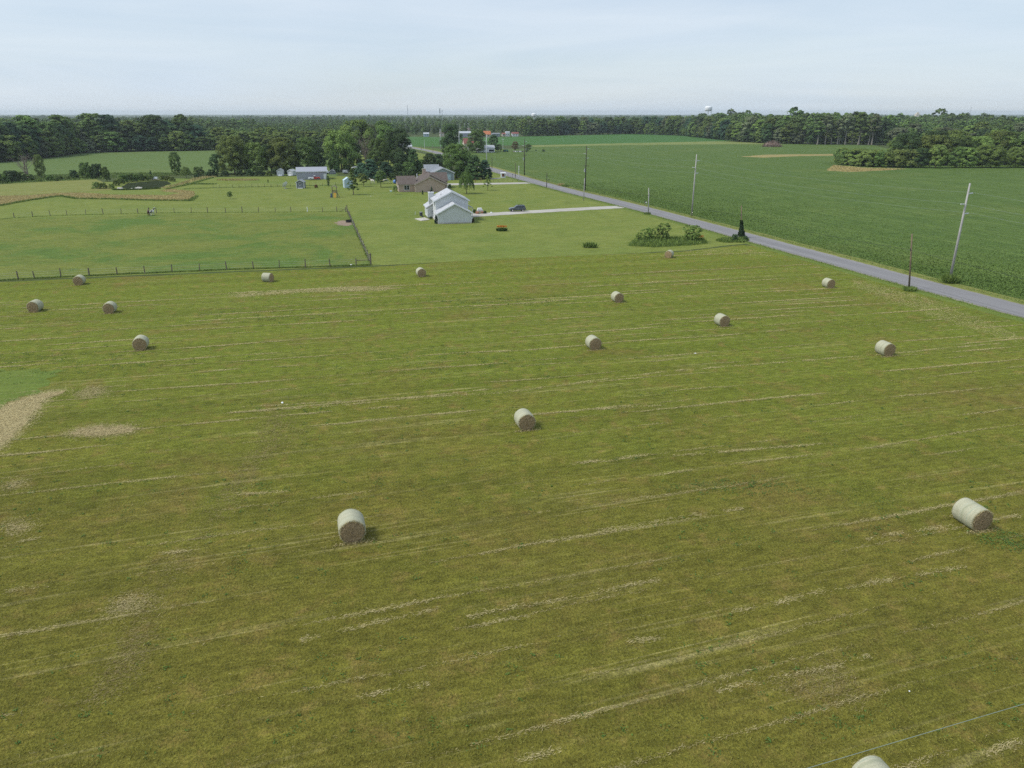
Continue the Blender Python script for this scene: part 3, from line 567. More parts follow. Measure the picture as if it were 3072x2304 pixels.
# trees round the houses
for a in [
    ('yard0', 1075, 480, 360, 'light', 'tall light tree left of the red roofed house far back', 'tree', 1.1),
    ('hedge1', 1110, 478, 372, 'grey', 'thin grey green tree beside the half dead one', 'tree', 0.75),
    ('hedge3', 1200, 500, 385, 'dark', 'tall dark tree in front of the cream house', 'tree', 1.0),
    ('hedge4', 1165, 490, 378, 'mid', 'tall green tree behind the dark one by the cream house', 'tree', 0.85),
    ('yard1', 1128, 513, 452, 'mid', 'round mid green tree in front of the cream house', 'tree', 1.0),
    ('conifer1', 1110, 538, 478, 'blue', 'wide bluish pine left of the brick house', 'pine_tree', 1.5),
    ('conifer1', 1160, 532, 485, 'blue', 'second bluish pine left of the brick house', 'pine_tree', 1.5),
    ('yard2', 1195, 530, 490, 'dark', 'low dark tree touching the brick house roof on the left', 'tree', 1.2),
    ('conifer1', 1242, 520, 447, 'dark', 'dark pointed conifer behind the brick house chimney', 'conifer', 1.0),
    ('yard0', 1225, 528, 486, 'mid', 'low bushy tree behind the brick house roof', 'tree', 1.2),
    ('hedge0', 1290, 518, 460, 'dark', 'broad dark tree behind the blue grey house', 'tree', 0.9),
    ('hedge2', 1370, 532, 432, 'mid', 'tall full green tree right of the blue grey house', 'tree', 1.05),
    ('conifer1', 1422, 538, 465, 'dark', 'dark spreading pine beside the far driveway', 'pine_tree', 1.25),
    ('conifer1', 1455, 536, 480, 'blue', 'bluish pine at the roadside end of the pine group', 'pine_tree', 1.25),
    ('hedge1', 1355, 470, 372, 'dark', 'very tall dark tree in the middle beside the farmhouse', 'tree', 0.8),
    ('hedge3', 1430, 458, 388, 'mid', 'big round tree in front of the red roofed farmhouse', 'tree', 1.15),
    ('hedge4', 1480, 455, 405, 'dark', 'dark drooping tree behind the small white barn', 'tree', 0.8),
    ('yard0', 1497, 455, 432, 'mid', 'small shrubby tree right of the white barn', 'tree', 1.1),
    ('yard1', 1546, 453, 424, 'brown', 'brownish half bare bush beside the junk heap', 'tree', 1.0),
    ('yard2', 1584, 454, 432, 'mid', 'round green bush right of the junk heap', 'tree', 1.1),
    ('bush0', 1608, 453.5, 449, 'dark', 'tiny dark bush right of the junk heap', 'tree', 0.7),
    ('bush1', 1629, 455, 448, 'dark', 'left one of two tiny bushes in the bean field', 'tree', 0.6),
    ('bush2', 1633, 455, 449, 'dark', 'right one of two tiny bushes in the bean field', 'tree', 0.6),
    ('hedge2', 1140, 505, 415, 'mid', 'full green tree left of the dark one by the cream house', 'tree', 0.9),
    ('conifer1', 1085, 532, 488, 'blue', 'bluish pine at the left end of the pine group', 'pine_tree', 1.7),
    ('hedge4', 1205, 512, 455, 'dark', 'dark broad tree between the cream house and the brick house', 'tree', 1.0),
    ('hedge0', 1262, 512, 478, 'mid', 'round tree behind the brick house, right of the dark conifer', 'tree', 1.3),
    ('hedge1', 1318, 510, 462, 'dark', 'dark tree filling behind the blue grey house', 'tree', 1.1),
    ('hedge3', 1402, 520, 462, 'olive', 'olive tree between the tall full one and the pines', 'tree', 1.0),
    ('hedge4', 1390, 530, 470, 'dark', 'dark tree beside the trunk of the tall full one', 'tree', 0.8),
    ('hedge2', 1045, 470, 392, 'light', 'light tree beyond the hedgerow on the far field edge', 'tree', 1.0),
    ('hedge3', 1155, 470, 362, 'mid', 'tall mid green tree just behind the cream house', 'tree', 0.9),
    ('willow', 1400, 581, 507, 'mid', 'weeping birch on the lawn between the two driveways', 'weeping_tree', 0.85),
    ('pinoak', 1463, 571, 524, 'lime', 'young bright green tree on the lawn by the far driveway', 'young_tree', 0.95),
    ('conifer0', 1061, 584, 505, 'mid', 'layered dark conifer on the lawn by the pale blue shed', 'conifer', 0.95),
    ('young0', 1090, 559, 520, 'olive', 'small yellow green tree with a flat spreading crown', 'young_tree', 1.15),
    ('young1', 1143, 562, 512, 'mid', 'small round lawn tree left of the brick house', 'young_tree', 1.15),
    ('young0', 1186, 583, 556, 'light', 'loose young tree at the left corner of the brick house', 'young_tree', 0.9),
    ('conifer1', 1268, 584, 570, 'dark', 'round dark spruce left front of the brick gable', 'spruce', 0.6),
    ('conifer1', 1295, 577, 559, 'blue', 'small blue spruce against the brick gable', 'spruce', 0.55),
    ('conifer1', 1321, 574, 555, 'blue', 'blue spruce at the right corner of the brick gable', 'spruce', 0.55),
    ('bush3', 1349, 565, 552, 'dark', 'clipped dark bush by the brick house front', 'bush', 0.6),
    ('column', 986, 559, 532, 'dark', 'narrow dark column shaped cedar behind the play tower', 'cedar', 1.0),
    ('bush0', 983, 540, 527, 'mid', 'small weedy shrub by the barn corner', 'bush', 0.5),
    ('young1', 691, 597, 574, 'mid', 'small round tree alone on the mown lawn', 'young_tree', 1.15),
    ('bush1', 949, 564, 554, (0.12, 0.045, 0.03), 'small reddish barberry bush on the lawn', 'bush', 0.75),
    ('young0', 805, 552, 538, 'light', 'thin twin sapling by the back fence', 'young_tree', 0.5),
    ('bush2', 808, 528, 512, 'light', 'light green rounded bush left of the white sheds', 'bush', 0.9),
    ('hedge0', 530, 525, 456, 'mid', 'lone dense tree behind the pond', 'tree', 0.62),
    ('willow', 560, 535, 497, 'lime', 'drooping willow at the right end of the pond', 'weeping_tree', 1.1),
    ('bush3', 598, 527, 500, 'mid', 'bush between the pond willow and the hedgerow', 'bush', 0.9),
    ('hedge2', 125, 533, 464, 'light', 'thin pale green tree beside the dead tree on the left', 'tree', 0.5),
    ('bush0', 262, 535, 487, 'mid', 'tall shrub clump, left of the middle pair', 'tree', 0.62),
    ('bush1', 296, 535, 492, 'dark', 'dark shrub behind the middle left clump', 'tree', 0.6),
    ('hedge4', 322, 544, 500, 'mid', 'small tree left of the pond', 'tree', 0.6),
    ('bush2', 224, 535, 510, 'dark', 'low dark shrub left of the shrub clump', 'bush', 0.8),
    ('conifer1', 453, 530, 511, 'dark', 'tiny pointed evergreen behind the pond', 'spruce', 0.6)]:
    tree_px(*a[:6], name=a[6], w=a[7])
rg = random.Random(31)
for i_, (x, y, ty, k) in enumerate(sorted([(8, 548, 520, 'bush0'), (36, 545, 512, 'bush1'), (62, 543, 516, 'bush2'), (90, 542, 522, 'bush3'), (150, 541, 524, 'bush0'), (182, 539, 528, 'bush1'), (205, 538, 527, 'bush2'), (120, 545, 535, 'bush2'), (170, 543, 533, 'bush3')])):
    tree_px(k, x, y, ty, shade(rg.choice(['mid', 'dark', 'light']), 0.15, rg), 'bush in the brush line above the left meadow, %s from the left' % ORD[i_], 'hedge_bush', 1.0, group='bushes in the left brush line')
for i_, (x, y, ty, k, c) in enumerate(sorted([(310, 566, 548, 'bush3', 'light'), (290, 566, 546, 'bush0', 'light'), (335, 566, 552, 'bush1', 'olive'), (372, 547, 524, 'bush1', 'mid'), (390, 545, 522, 'bush2', 'mid'), (407, 544, 523, 'bush3', 'mid'), (422, 543, 521, 'bush0', 'mid'), (438, 542, 524, 'bush1', 'light'), (452, 541, 524, 'bush3', 'olive'), (488, 541, 526, 'bush1', 'olive'), (504, 542, 527, 'bush0', 'olive'), (518, 545, 530, 'bush2', 'olive'), (350, 557, 540, 'bush2', 'olive'), (362, 552, 533, 'bush0', 'light')])):
    tree_px(k, x, y, ty, c, 'leafy bush on the pond bank, %s from the left' % ORD[i_], 'pond_bush', 0.9, group='bushes round the pond')
for i_, (x, y, ty, k) in enumerate(sorted([(590, 534, 522, 'bush2'), (625, 530, 515, 'bush3'), (640, 530, 508, 'bush1'), (675, 529, 512, 'bush0'), (720, 528, 510, 'bush1'), (750, 528, 508, 'bush2'), (780, 528, 510, 'bush3'), (828, 524, 506, 'bush0'), (860, 522, 502, 'bush1'), (1010, 516, 498, 'bush2'), (1040, 514, 495, 'bush3'), (1085, 522, 498, 'bush0'), (1240, 530, 505, 'bush1'), (1180, 540, 520, 'bush2'), (1210, 537, 515, 'bush3'), (1145, 543, 520, 'bush1')])):
    tree_px(k, x, y, ty, shade('dark', 0.2, rg), 'dark low bush under the hedgerow trees, %s from the left' % ORD[i_], 'hedge_bush', 1.0, group='bushes under the hedgerow')
d = link('dead_tree', deadtree_mesh(13, 3), M['dead_wood'], loc=at(83, 537)); d.scale = (0.9, 0.9, 0.85)
tag(d, 'bare grey dead tree with several stems on the far left', 'tree')
d = link('dead_tree', deadtree_mesh(17, 5), M['dead_wood'], loc=at(1098, 497)); tag(d, 'tall bare dead tree standing left of the cream house', 'tree')

# the woods beyond: nobody could count them
def scatter(name, pts, scl, protos, label, cat, color):
    me = bpy.data.meshes.new(name); me.from_pydata([tuple(p) for p in pts], [], [])
    a = me.attributes.new('scl', 'FLOAT', 'POINT'); a.data.foreach_set('value', np.asarray(scl, np.float32))
    pc = bpy.data.collections.new(name+'_kinds')
    for i, q in enumerate(protos): pc.objects.link(bpy.data.objects.new('%s_kind' % name, q)) ; pc.objects[-1].color = (*color[i % len(color)], 1)
    ob = link(name, me); ob.color = (*color[0], 1); g = bpy.data.node_groups.new(name, 'GeometryNodeTree')
    g.interface.new_socket('Geometry', in_out='INPUT', socket_type='NodeSocketGeometry'); g.interface.new_socket('Geometry', in_out='OUTPUT', socket_type='NodeSocketGeometry')
    n = g.nodes.new; gi = n('NodeGroupInput'); go = n('NodeGroupOutput'); ci = n('GeometryNodeCollectionInfo'); ci.inputs['Collection'].default_value = pc; ci.inputs['Separate Children'].default_value = True; ci.inputs['Reset Children'].default_value = True
    mp = n('GeometryNodeMeshToPoints'); ip = n('GeometryNodeInstanceOnPoints'); ip.inputs['Pick Instance'].default_value = True
    rv = n('FunctionNodeRandomValue'); rv.data_type = 'FLOAT'; rv.inputs[3].default_value = 6.28; cx = n('ShaderNodeCombineXYZ'); na = n('GeometryNodeInputNamedAttribute'); na.data_type = 'FLOAT'; na.inputs['Name'].default_value = 'scl'
    l = g.links.new; l(gi.outputs[0], mp.inputs[0]); l(mp.outputs[0], ip.inputs['Points']); l(ci.outputs[0], ip.inputs['Instance']); l(rv.outputs[1], cx.inputs[2]); l(cx.outputs[0], ip.inputs['Rotation']); l(na.outputs[0], ip.inputs['Scale']); l(ip.outputs[0], go.inputs[0])
    md = ob.modifiers.new('scatter', 'NODES'); md.node_group = g
    tag(ob, label, cat, None, 'stuff'); return ob
far = []; fs = []
edge_px = [-400, 0, 240, 600, 1000, 1060, 1150, 1500, 1570, 1900, 2050, 2180, 2300, 2450, 2640, 2800, 3072, 3500]
edge_d = [470, 480, 570, 600, 625, 800, 900, 1030, 1010, 1060, 1000, 800, 740, 740, 730, 700, 690, 690]
dd = 470.0; r2 = np.random.default_rng(77)
while dd < 3800:
    sp = 8.5 + dd*0.004
    for u in np.arange(-0.95, 0.95, sp/dd):
        px = 1536 + (u + r2.uniform(-0.5, 0.5)*sp/dd)*FPX*0.94; e = np.interp(px, edge_px, edge_d); y = dd + r2.uniform(-0.5, 0.5)*max(10, dd*0.02)
        if y < e+8: continue
        xw = u*y; gv = math.sin(xw*0.011+1.7*math.sin(y*0.006))*math.sin(y*0.008+1.3*math.sin(xw*0.007)) + 0.5*math.sin(xw*0.031+y*0.013)
        hh = r2.uniform(0.34, 0.74) + 0.40*min(1, max(0, (gv-0.25)/0.6))
        if y > 1300: hh *= 0.62
        elif 650 < px < 1520: hh *= 0.74
        if r2.uniform() < 0.05: hh *= 1.22
        far.append((u*y, y, 0)); fs.append(hh*1.05)
    dd += max(10, dd*0.02)
lowp = []
for i in range(5):
    me = soup('far_crown', *crown(22, 8.0, 1.0, 600+i, clumps=26, n=480, leaf=2.3, csize=(0.24, 0.38), flat=0.85)); me.materials.append(M['leaf']); lowp.append(me)
scatter('distant_woods', far, fs, lowp, 'unbroken woods reaching to the horizon', 'woods', [GREEN['mid'], GREEN['mid'], GREEN['mid'], GREEN['blue'], GREEN['light']])
print('far trees', len(far), 'single', len(TREES))

# ------------------------------------------------------------------ hay bales
def bale_meshes():
    r, ln, nseg = 0.8, 1.5, 44; rg = np.random.default_rng(9); rings = [(-0.75, 0.90), (-0.735, 0.955), (-0.70, 0.985), (-0.5, 1.0), (-0.25, 1.005), (0, 1.0), (0.25, 1.005), (0.5, 1.0), (0.70, 0.985), (0.735, 0.955), (0.75, 0.90)]
    v = []; f = []; wob = [0.012*math.sin(3*a+1)+0.010*math.sin(5*a) for a in np.linspace(0, 2*math.pi, nseg, endpoint=False)]
    for y, k in rings:
        for i in range(nseg):
            a = 2*math.pi*i/nseg; q = r*(k + wob[i] + rg.uniform(-0.006, 0.006)); z = q*math.sin(a); z = max(z, -0.73) ; v.append((q*math.cos(a)*(1.02 if z < 0 else 1), y, z))
    for j in range(len(rings)-1):
        for i in range(nseg): f.append((j*nseg+i, j*nseg+(i+1) % nseg, (j+1)*nseg+(i+1) % nseg, (j+1)*nseg+i))
    me = bpy.data.meshes.new('roll'); me.from_pydata(v, [], f); me.flip_normals(); me.polygons.foreach_set('use_smooth', [True]*len(f)); me.materials.append(M['net'])
    ev = []; ef = []; kr = [0.0, 0.12, 0.26, 0.40, 0.54, 0.68, 0.80, 0.90]
    for j, k in enumerate(kr):
        for i in range(nseg):
            a = 2*math.pi*i/nseg; q = r*(k + (wob[i] if j == len(kr)-1 else 0)); bulge = 0.05*(1-k**2) + 0.012*math.sin(k*34 + a) + rg.uniform(-0.012, 0.012)*(j < len(kr)-1)
            ev.append((q*math.cos(a), -0.75 - bulge*(j < len(kr)-1), max(q*math.sin(a), -0.73)))
    for j in range(len(kr)-1):
        for i in range(nseg): ef.append((j*nseg+i, j*nseg+(i+1) % nseg, (j+1)*nseg+(i+1) % nseg, (j+1)*nseg+i))
    en = bpy.data.meshes.new('end'); en.from_pydata(ev, [], ef); en.materials.append(M['coil'])
    bm = bmesh.new(); bm.from_mesh(en); bmesh.ops.remove_doubles(bm, verts=bm.verts, dist=0.002); bmesh.ops.recalc_face_normals(bm, faces=bm.faces); bm.to_mesh(en); bm.free()
    n = 1100; an = rg.uniform(0, 6.283, n); q = 0.80*rg.uniform(0.86, 1.0, n); y = np.where(rg.uniform(size=n) < 0.75, -0.76, 0.76) + rg.normal(size=n)*0.03
    low = rg.uniform(size=n) < 0.55; cen = np.stack([q*np.cos(an), y, q*np.sin(an)], 1); cen[low] = np.stack([rg.normal(size=low.sum())*0.6, rg.choice([-0.86, 0.86], low.sum(), p=[0.75, 0.25]) + rg.normal(size=low.sum())*0.12, -0.71 + np.abs(rg.normal(size=low.sum()))*0.05], 1)
    d = unit(rg.normal(size=(n, 3))*np.array([1, 0.6, 0.7])); t, _ = frame(d, rg); fr = soup('loose_straw', cen, d*rg.uniform(0.05, 0.16, (n, 1)), t*0.009, rg.uniform(size=n)); fr.materials.append(M['straw'])
    return me, en, fr
B_roll, B_end, B_fr = bale_meshes()
bales = [  # end's foot in the survey, diameter, which way the end looks, label
    (1060, 1628, 1.72, 16, 1.0, 'round hay bale in the left foreground with its brown end to the camera'),
    (1581, 1291, 1.60, 15, 1.0, 'round hay bale standing alone in the middle of the field'),
    (2940, 1592, 1.66, 13, 1.12, 'large round hay bale at the right foreground beside a straw streak'),
    (236, 856, 1.55, 12, 1.0, 'hay bale tucked close under the pasture fence on the left'),
    (328, 941, 1.55, 12, 1.0, 'right one of two hay bales side by side at the left'),
    (101, 937, 1.60, 8, 1.05, 'leftmost hay bale, left one of two side by side'),
    (422, 1052, 1.62, 16, 1.0, 'left hay bale nearest the camera behind the left foreground one'),
    (816, 845, 1.50, 78, 1.0, 'hay bale lying side on below the pasture fence'),
    (1266, 831, 1.50, 20, 1.0, 'hay bale below the fence corner in front of the lawn'),
    (2004, 774, 1.45, -28, 1.0, 'farthest hay bale below the shrub bed'),
    (1857, 908, 1.50, 16, 1.0, 'hay bale left of the middle pair on the right half'),
    (2173, 980, 1.55, 15, 1.0, 'hay bale in the right half between the far row and the front ones'),
    (2492, 865, 1.50, 14, 1.0, 'hay bale nearest to the road in the far right corner of the hay field'),
    (1786, 1050, 1.55, 15, 1.0, 'hay bale right of centre behind the middle one'),
    (2666, 1069, 1.60, 14, 1.0, 'hay bale on the right lying over a long straw streak')]
for i, (x, y, D, a, ls, lb) in enumerate(bales):
    a = R(a); p = at(x, y); s = D/1.6; n = Vector((math.sin(a), -math.cos(a), 0)); e = empty('hay_bale', p - n*0.75*s*ls - Vector((0, 0, 0.02)), a, lb, 'hay bale', 'round hay bales in the mown field')
    e.scale = (s, s*ls, s)
    for nm, me, rz in (('roll', B_roll, 0), ('end', B_end, 0), ('end', B_end, math.pi), ('loose_straw', B_fr, 0)):
        o = link(nm, me, parent=e); o.location = (0, 0, 0.735); o.rotation_euler = (0, random.uniform(0, 0), rz)
p = at(2605, 2258, 1.6); e = empty('hay_bale', (p.x+0.2, p.y-0.75, -0.02), R(14), 'hay bale cut off by the bottom edge, only its top showing', 'hay bale', 'round hay bales in the mown field')
for nm, me, rz in (('roll', B_roll, 0), ('end', B_end, 0), ('end', B_end, math.pi), ('loose_straw', B_fr, 0)):
    o = link(nm, me, parent=e); o.location = (0, 0, 0.735); o.rotation_euler = (0, 0, rz)

# ------------------------------------------------------------------ loose hay, clover and stubble on the field
def strands(name, cen, ang, ln, wd, mat, label, cat, zup=0.07, var=None, seed=1, tilt=0.25):
    rg = np.random.default_rng(seed); n = len(cen); c = np.zeros((n, 3)); c[:, :2] = cen; c[:, 2] = rg.uniform(0.02, zup, n)
    d = np.stack([np.cos(ang), np.sin(ang), rg.normal(size=n)*tilt], 1); d = unit(d); s = unit(np.cross(d, np.array([0, 0, 1.0]) + rg.normal(size=(n, 3))*0.3))
    me = soup(name, c, d*np.asarray(ln)[:, None], s*np.asarray(wd)[:, None], var); o = link(name, me, M[mat]); tag(o, label, cat, None, 'stuff'); return o
rg = np.random.default_rng(21)
def hump(seed, x, scale):
    r_ = np.random.default_rng(seed); ph = r_.uniform(0, 6.28, 6); fr = r_.uniform(0.3, 2.2, 6)*scale; return sum(np.sin(x*f+p) for f, p in zip(fr, ph))/6
cc = []; aa = []; vv = []
y0 = 16.0; li = 0
while y0 < 122:
    k = float(np.interp(y0, [28, 72], [0.325, 0.232])); half = 0.78*(y0+16); xs = np.arange(-half, half, 0.006)
    for part in range(1):
        g = hump(li*3+1, xs, 0.10) + 0.55*hump(li*3+2, xs, 0.5); dens = np.clip(0.16 + (g + rg.uniform(-0.25, 0.12))*1.3, 0.04, 0.9)
        keep = rg.uniform(size=len(xs)) < dens*(0.55 if y0 < 60 else 0.8); x = xs[keep] + rg.normal(size=keep.sum())*0.1
        wob = 0.5*hump(li+50, x, 0.15) + 0.10*hump(li+90, x, 1.5)
        wdt = 0.05 + 0.07*np.clip(dens[keep], 0, 1)
        y = y0 + x*k + wob + rg.normal(size=len(x))*wdt
        cc.append(np.stack([x, y], 1)); aa.append(np.arctan(k) + rg.normal(size=len(x))*0.55); vv.append(np.clip(0.35 + 0.4*dens[keep] + rg.normal(size=len(x))*0.2, 0, 1))
    y0 += rg.uniform(2.2, 3.9) if y0 < 58 else rg.uniform(1.4, 2.9); li += 1
def clip_field(c, a, v):
    rc = np.array(offset_line(road_c, -6.5)); o = np.argsort(rc[:, 1]); xr = np.interp(c[:, 1], rc[o, 1], rc[o, 0]); fl = 117.5 + (c[:, 0]+84)*0.228; fl = np.where(c[:, 0] > -25, 131 + (c[:, 0]+25)*0.32, fl)
    m = (c[:, 0] < xr) & (c[:, 1] < fl) & (c[:, 1] > 22); return c[m], a[m], v[m]
def blob(px, n, ang, spread=None, vmid=0.5, sd=None):
    pts = np.array([[q.x, q.y] for q in P(px)]); lo = pts.min(0); hi = pts.max(0); out = []
    for _ in range(40):
        c = rg.uniform(lo, hi, (n, 2)); ins = np.zeros(n, bool); j = len(pts)-1
        for i in range(len(pts)):
            ins ^= ((pts[i, 1] > c[:, 1]) != (pts[j, 1] > c[:, 1])) & (c[:, 0] < (pts[j, 0]-pts[i, 0])*(c[:, 1]-pts[i, 1])/(pts[j, 1]-pts[i, 1]+1e-9)+pts[i, 0]); j = i
        out.append(c[ins])
        if sum(map(len, out)) > n: break
    c = np.concatenate(out)[:n] + rg.normal(size=(min(n, sum(map(len, out))), 2))*0.45
    cc.append(c); aa.append(ang + rg.normal(size=len(c))*0.7); vv.append(np.clip(vmid + rg.normal(size=len(c))*0.22, 0, 1))
def trail(px, per_m=145, wid=0.12, vmid=0.70):
    """a heavier line of dropped hay"""
    q = P(px)
    for a_, b_ in zip(q, q[1:]):
        n_ = int((b_-a_).length*per_m); t_ = rg.uniform(0, 1, n_); g_ = np.clip(0.55 + hump(int(a_.x*10) % 97, t_*(b_-a_).length, 1.2)*1.2, 0.08, 1); t_ = t_[rg.uniform(size=n_) < g_*(np.sin(np.pi*t_)**0.7 if len(q) == 2 else 0.6)]; d_ = (b_-a_).normalized()
        o_ = rg.normal(size=len(t_))*wid + 0.12*hump(3, t_*(b_-a_).length, 1.0); x_ = a_.x + (b_.x-a_.x)*t_ - d_.y*o_; y_ = a_.y + (b_.y-a_.y)*t_ + d_.x*o_
        cc.append(np.stack([x_, y_], 1)); aa.append(math.atan2(d_.y, d_.x) + rg.normal(size=len(t_))*0.5); vv.append(np.clip(vmid + rg.normal(size=len(t_))*0.2, 0, 1))
for tr_ in ([(726, 1222), (1500, 1180), (2000, 1115), (2661, 1063), (3000, 1030)], [(680, 1240), (1050, 1215), (1500, 1165)], [(1790, 1595), (2056, 1551), (2230, 1525)], [(1400, 1853), (1476, 1837), (1984, 1740)], [(900, 1925), (1064, 1885), (1318, 1825)], [(2150, 2078), (2274, 2043), (2528, 1994), (2610, 1968)], [(2180, 1842), (2443, 1781), (2588, 1755), (2900, 1700)], [(2600, 1620), (2661, 1607), (2854, 1576)], [(2960, 1560), (3072, 1545)], [(1700, 1395), (1960, 1362)], [(430, 1670), (610, 1648)], [(0, 1778), (150, 1758)], [(650, 1488), (870, 1474)], [(0, 1640), (130, 1612)], [(1540, 2290), (1700, 2245)], [(1880, 1928), (2010, 1912)], [(1050, 2100), (1290, 2050)], [(880, 945), (1700, 905)], [(1950, 770), (2330, 757)], [(650, 880), (1500, 845)], [(1500, 1250), (2000, 1215)], [(2000, 1370), (2500, 1330)], [(2950, 2270), (3072, 2220)]):
    trail(tr_)
blob([(800, 1215), (860, 1215), (830, 1335), (735, 1480), (520, 1750), (400, 2060), (330, 2060), (450, 1740), (670, 1480), (770, 1330)], 4200, 0.5, vmid=0.12)
blob([(-60, 1290), (0, 1225), (60, 1200), (130, 1180), (205, 1168), (150, 1190), (120, 1215), (90, 1260), (40, 1310), (0, 1345), (-60, 1380)], 26000, 0.6, vmid=0.8)
blob([(225, 1185), (270, 1160), (320, 1165), (310, 1185), (260, 1195)], 2100, 0.3)
blob([(190, 1300), (280, 1278), (400, 1280), (405, 1298), (300, 1310), (220, 1306)], 6000, 0.2, vmid=0.6)
blob([(20, 1560), (70, 1580), (90, 1590), (40, 1600)], 900, 0.5); blob([(22, 1452), (60, 1446), (60, 1462), (30, 1465)], 660, 0.2)
blob([(300, 1880), (370, 1790), (450, 1800), (420, 1830), (340, 1840)], 1260, 0.3, vmid=0.5)
blob([(250, 2120), (330, 2020), (420, 1850), (440, 1900), (400, 2010), (300, 2110)], 1500, 0.6, vmid=0.12)
blob([(770, 1310), (800, 1250), (860, 1230), (935, 1290), (900, 1340), (820, 1345)], 1800, 0.3, vmid=0.12)
blob([(640, 1500), (700, 1420), (780, 1340), (830, 1335), (760, 1430), (690, 1510)], 900, 0.3, vmid=0.12)
blob([(2300, 2060), (2520, 1985), (2580, 2060), (2560, 2110), (2400, 2090)], 1800, 0.4, vmid=0.12)
blob([(690, 885), (1000, 862), (1180, 862), (1160, 872), (900, 878), (720, 892)], 9000, 0.22, vmid=0.75)
blob([(1400, 880), (1450, 878), (1450, 886), (1410, 888)], 360, 0.2); blob([(2560, 838), (2800, 900), (3060, 1010), (3060, 1030), (2900, 985), (2700, 915), (2560, 860)], 7800, -0.9, vmid=0.65)
blob([(2050, 752), (2250, 748), (2330, 770), (2200, 765), (2060, 760)], 1500, 0.2, vmid=0.8)
c, a, v = clip_field(np.concatenate(cc), np.concatenate(aa), np.concatenate(vv)); n = len(c); dist = c[:, 1]
strands('loose_hay', c, a, rg.uniform(0.05, 0.13, n)*(1+dist*0.004), rg.uniform(0.004, 0.008, n)*(1+dist*0.008), 'straw', 'streaks and heaps of loose dry hay left by the baler', 'hay', 0.09, v, 3)
print('straw', n)
n = 190000; yy = 24 + 66*rg.power(1.15, n)*rg.uniform(0, 1, n)**0.25; yy = rg.uniform(23, 80, n); keep = rg.uniform(size=n) < np.clip((95-yy)/70, 0, 1); yy = yy[keep]; xx = rg.uniform(-0.8, 0.8, len(yy))*(yy+8)
cl = np.stack([xx, yy], 1); patch = hump(5, cl[:, 0]*0.35+cl[:, 1]*0.1, 1.0) + hump(6, cl[:, 1]*0.5-cl[:, 0]*0.07, 1.0)
c, a, v = clip_field(cl, rg.uniform(0, 6.28, len(cl)), np.clip(0.5 + patch*0.25 + rg.normal(size=len(cl))*0.25, 0, 1)); n = len(c)
strands('stubble_grass', c, a, rg.uniform(0.04, 0.10, n), rg.uniform(0.008, 0.016, n), 'blade', 'short mown stubble of the hay field', 'grass', 0.06, v, 4, 0.8)
cl = []
for i in range(1700):
    y = rg.uniform(24, 66) if i > 500 else rg.uniform(24, 100); x = rg.uniform(-0.8, 0.8)*(y+8)
    if hump(71, np.array([x*0.6]), 1.0)[0] + hump(72, np.array([y*0.8]), 1.0)[0] + rg.uniform(-0.4, 0.4) < 0.12: continue
    m_ = rg.integers(4, 16); cl.append(np.array([x, y]) + rg.normal(size=(m_, 2))*rg.uniform(0.05, 0.22))
q = at(3030, 1620); cl += [np.array([q.x, q.y]) + rg.normal(size=(14, 2))*0.2 + rg.normal(size=2)*np.array([1.2, 0.7]) for _ in range(60)]
q = at(2230, 1460); cl += [np.array([q.x, q.y]) + rg.normal(size=(10, 2))*0.2 + rg.normal(size=2)*np.array([2.5, 0.6]) for _ in range(60)]
for gx, gy, w_, h_, k_ in ((1500, 905, 9, 2.5, 160), (1300, 1085, 8, 3, 130), (250, 1090, 8, 3, 130), (850, 950, 6, 2, 70)):
    q = at(gx, gy); cl += [np.array([q.x, q.y]) + rg.normal(size=(12, 2))*0.25 + rg.normal(size=2)*np.array([w_, h_]) for _ in range(k_)]
c = np.concatenate(cl); c, a, v = clip_field(c, rg.uniform(0, 6.28, len(c)), rg.uniform(size=len(c))); n = len(c)
strands('clover', c, a, rg.uniform(0.025, 0.055, n)*(1+c[:, 1]*0.006), rg.uniform(0.02, 0.04, n)*(1+c[:, 1]*0.006), 'clover', 'patches of dark clover and weeds in the hay field', 'clover', 0.10, v, 5, 0.4)

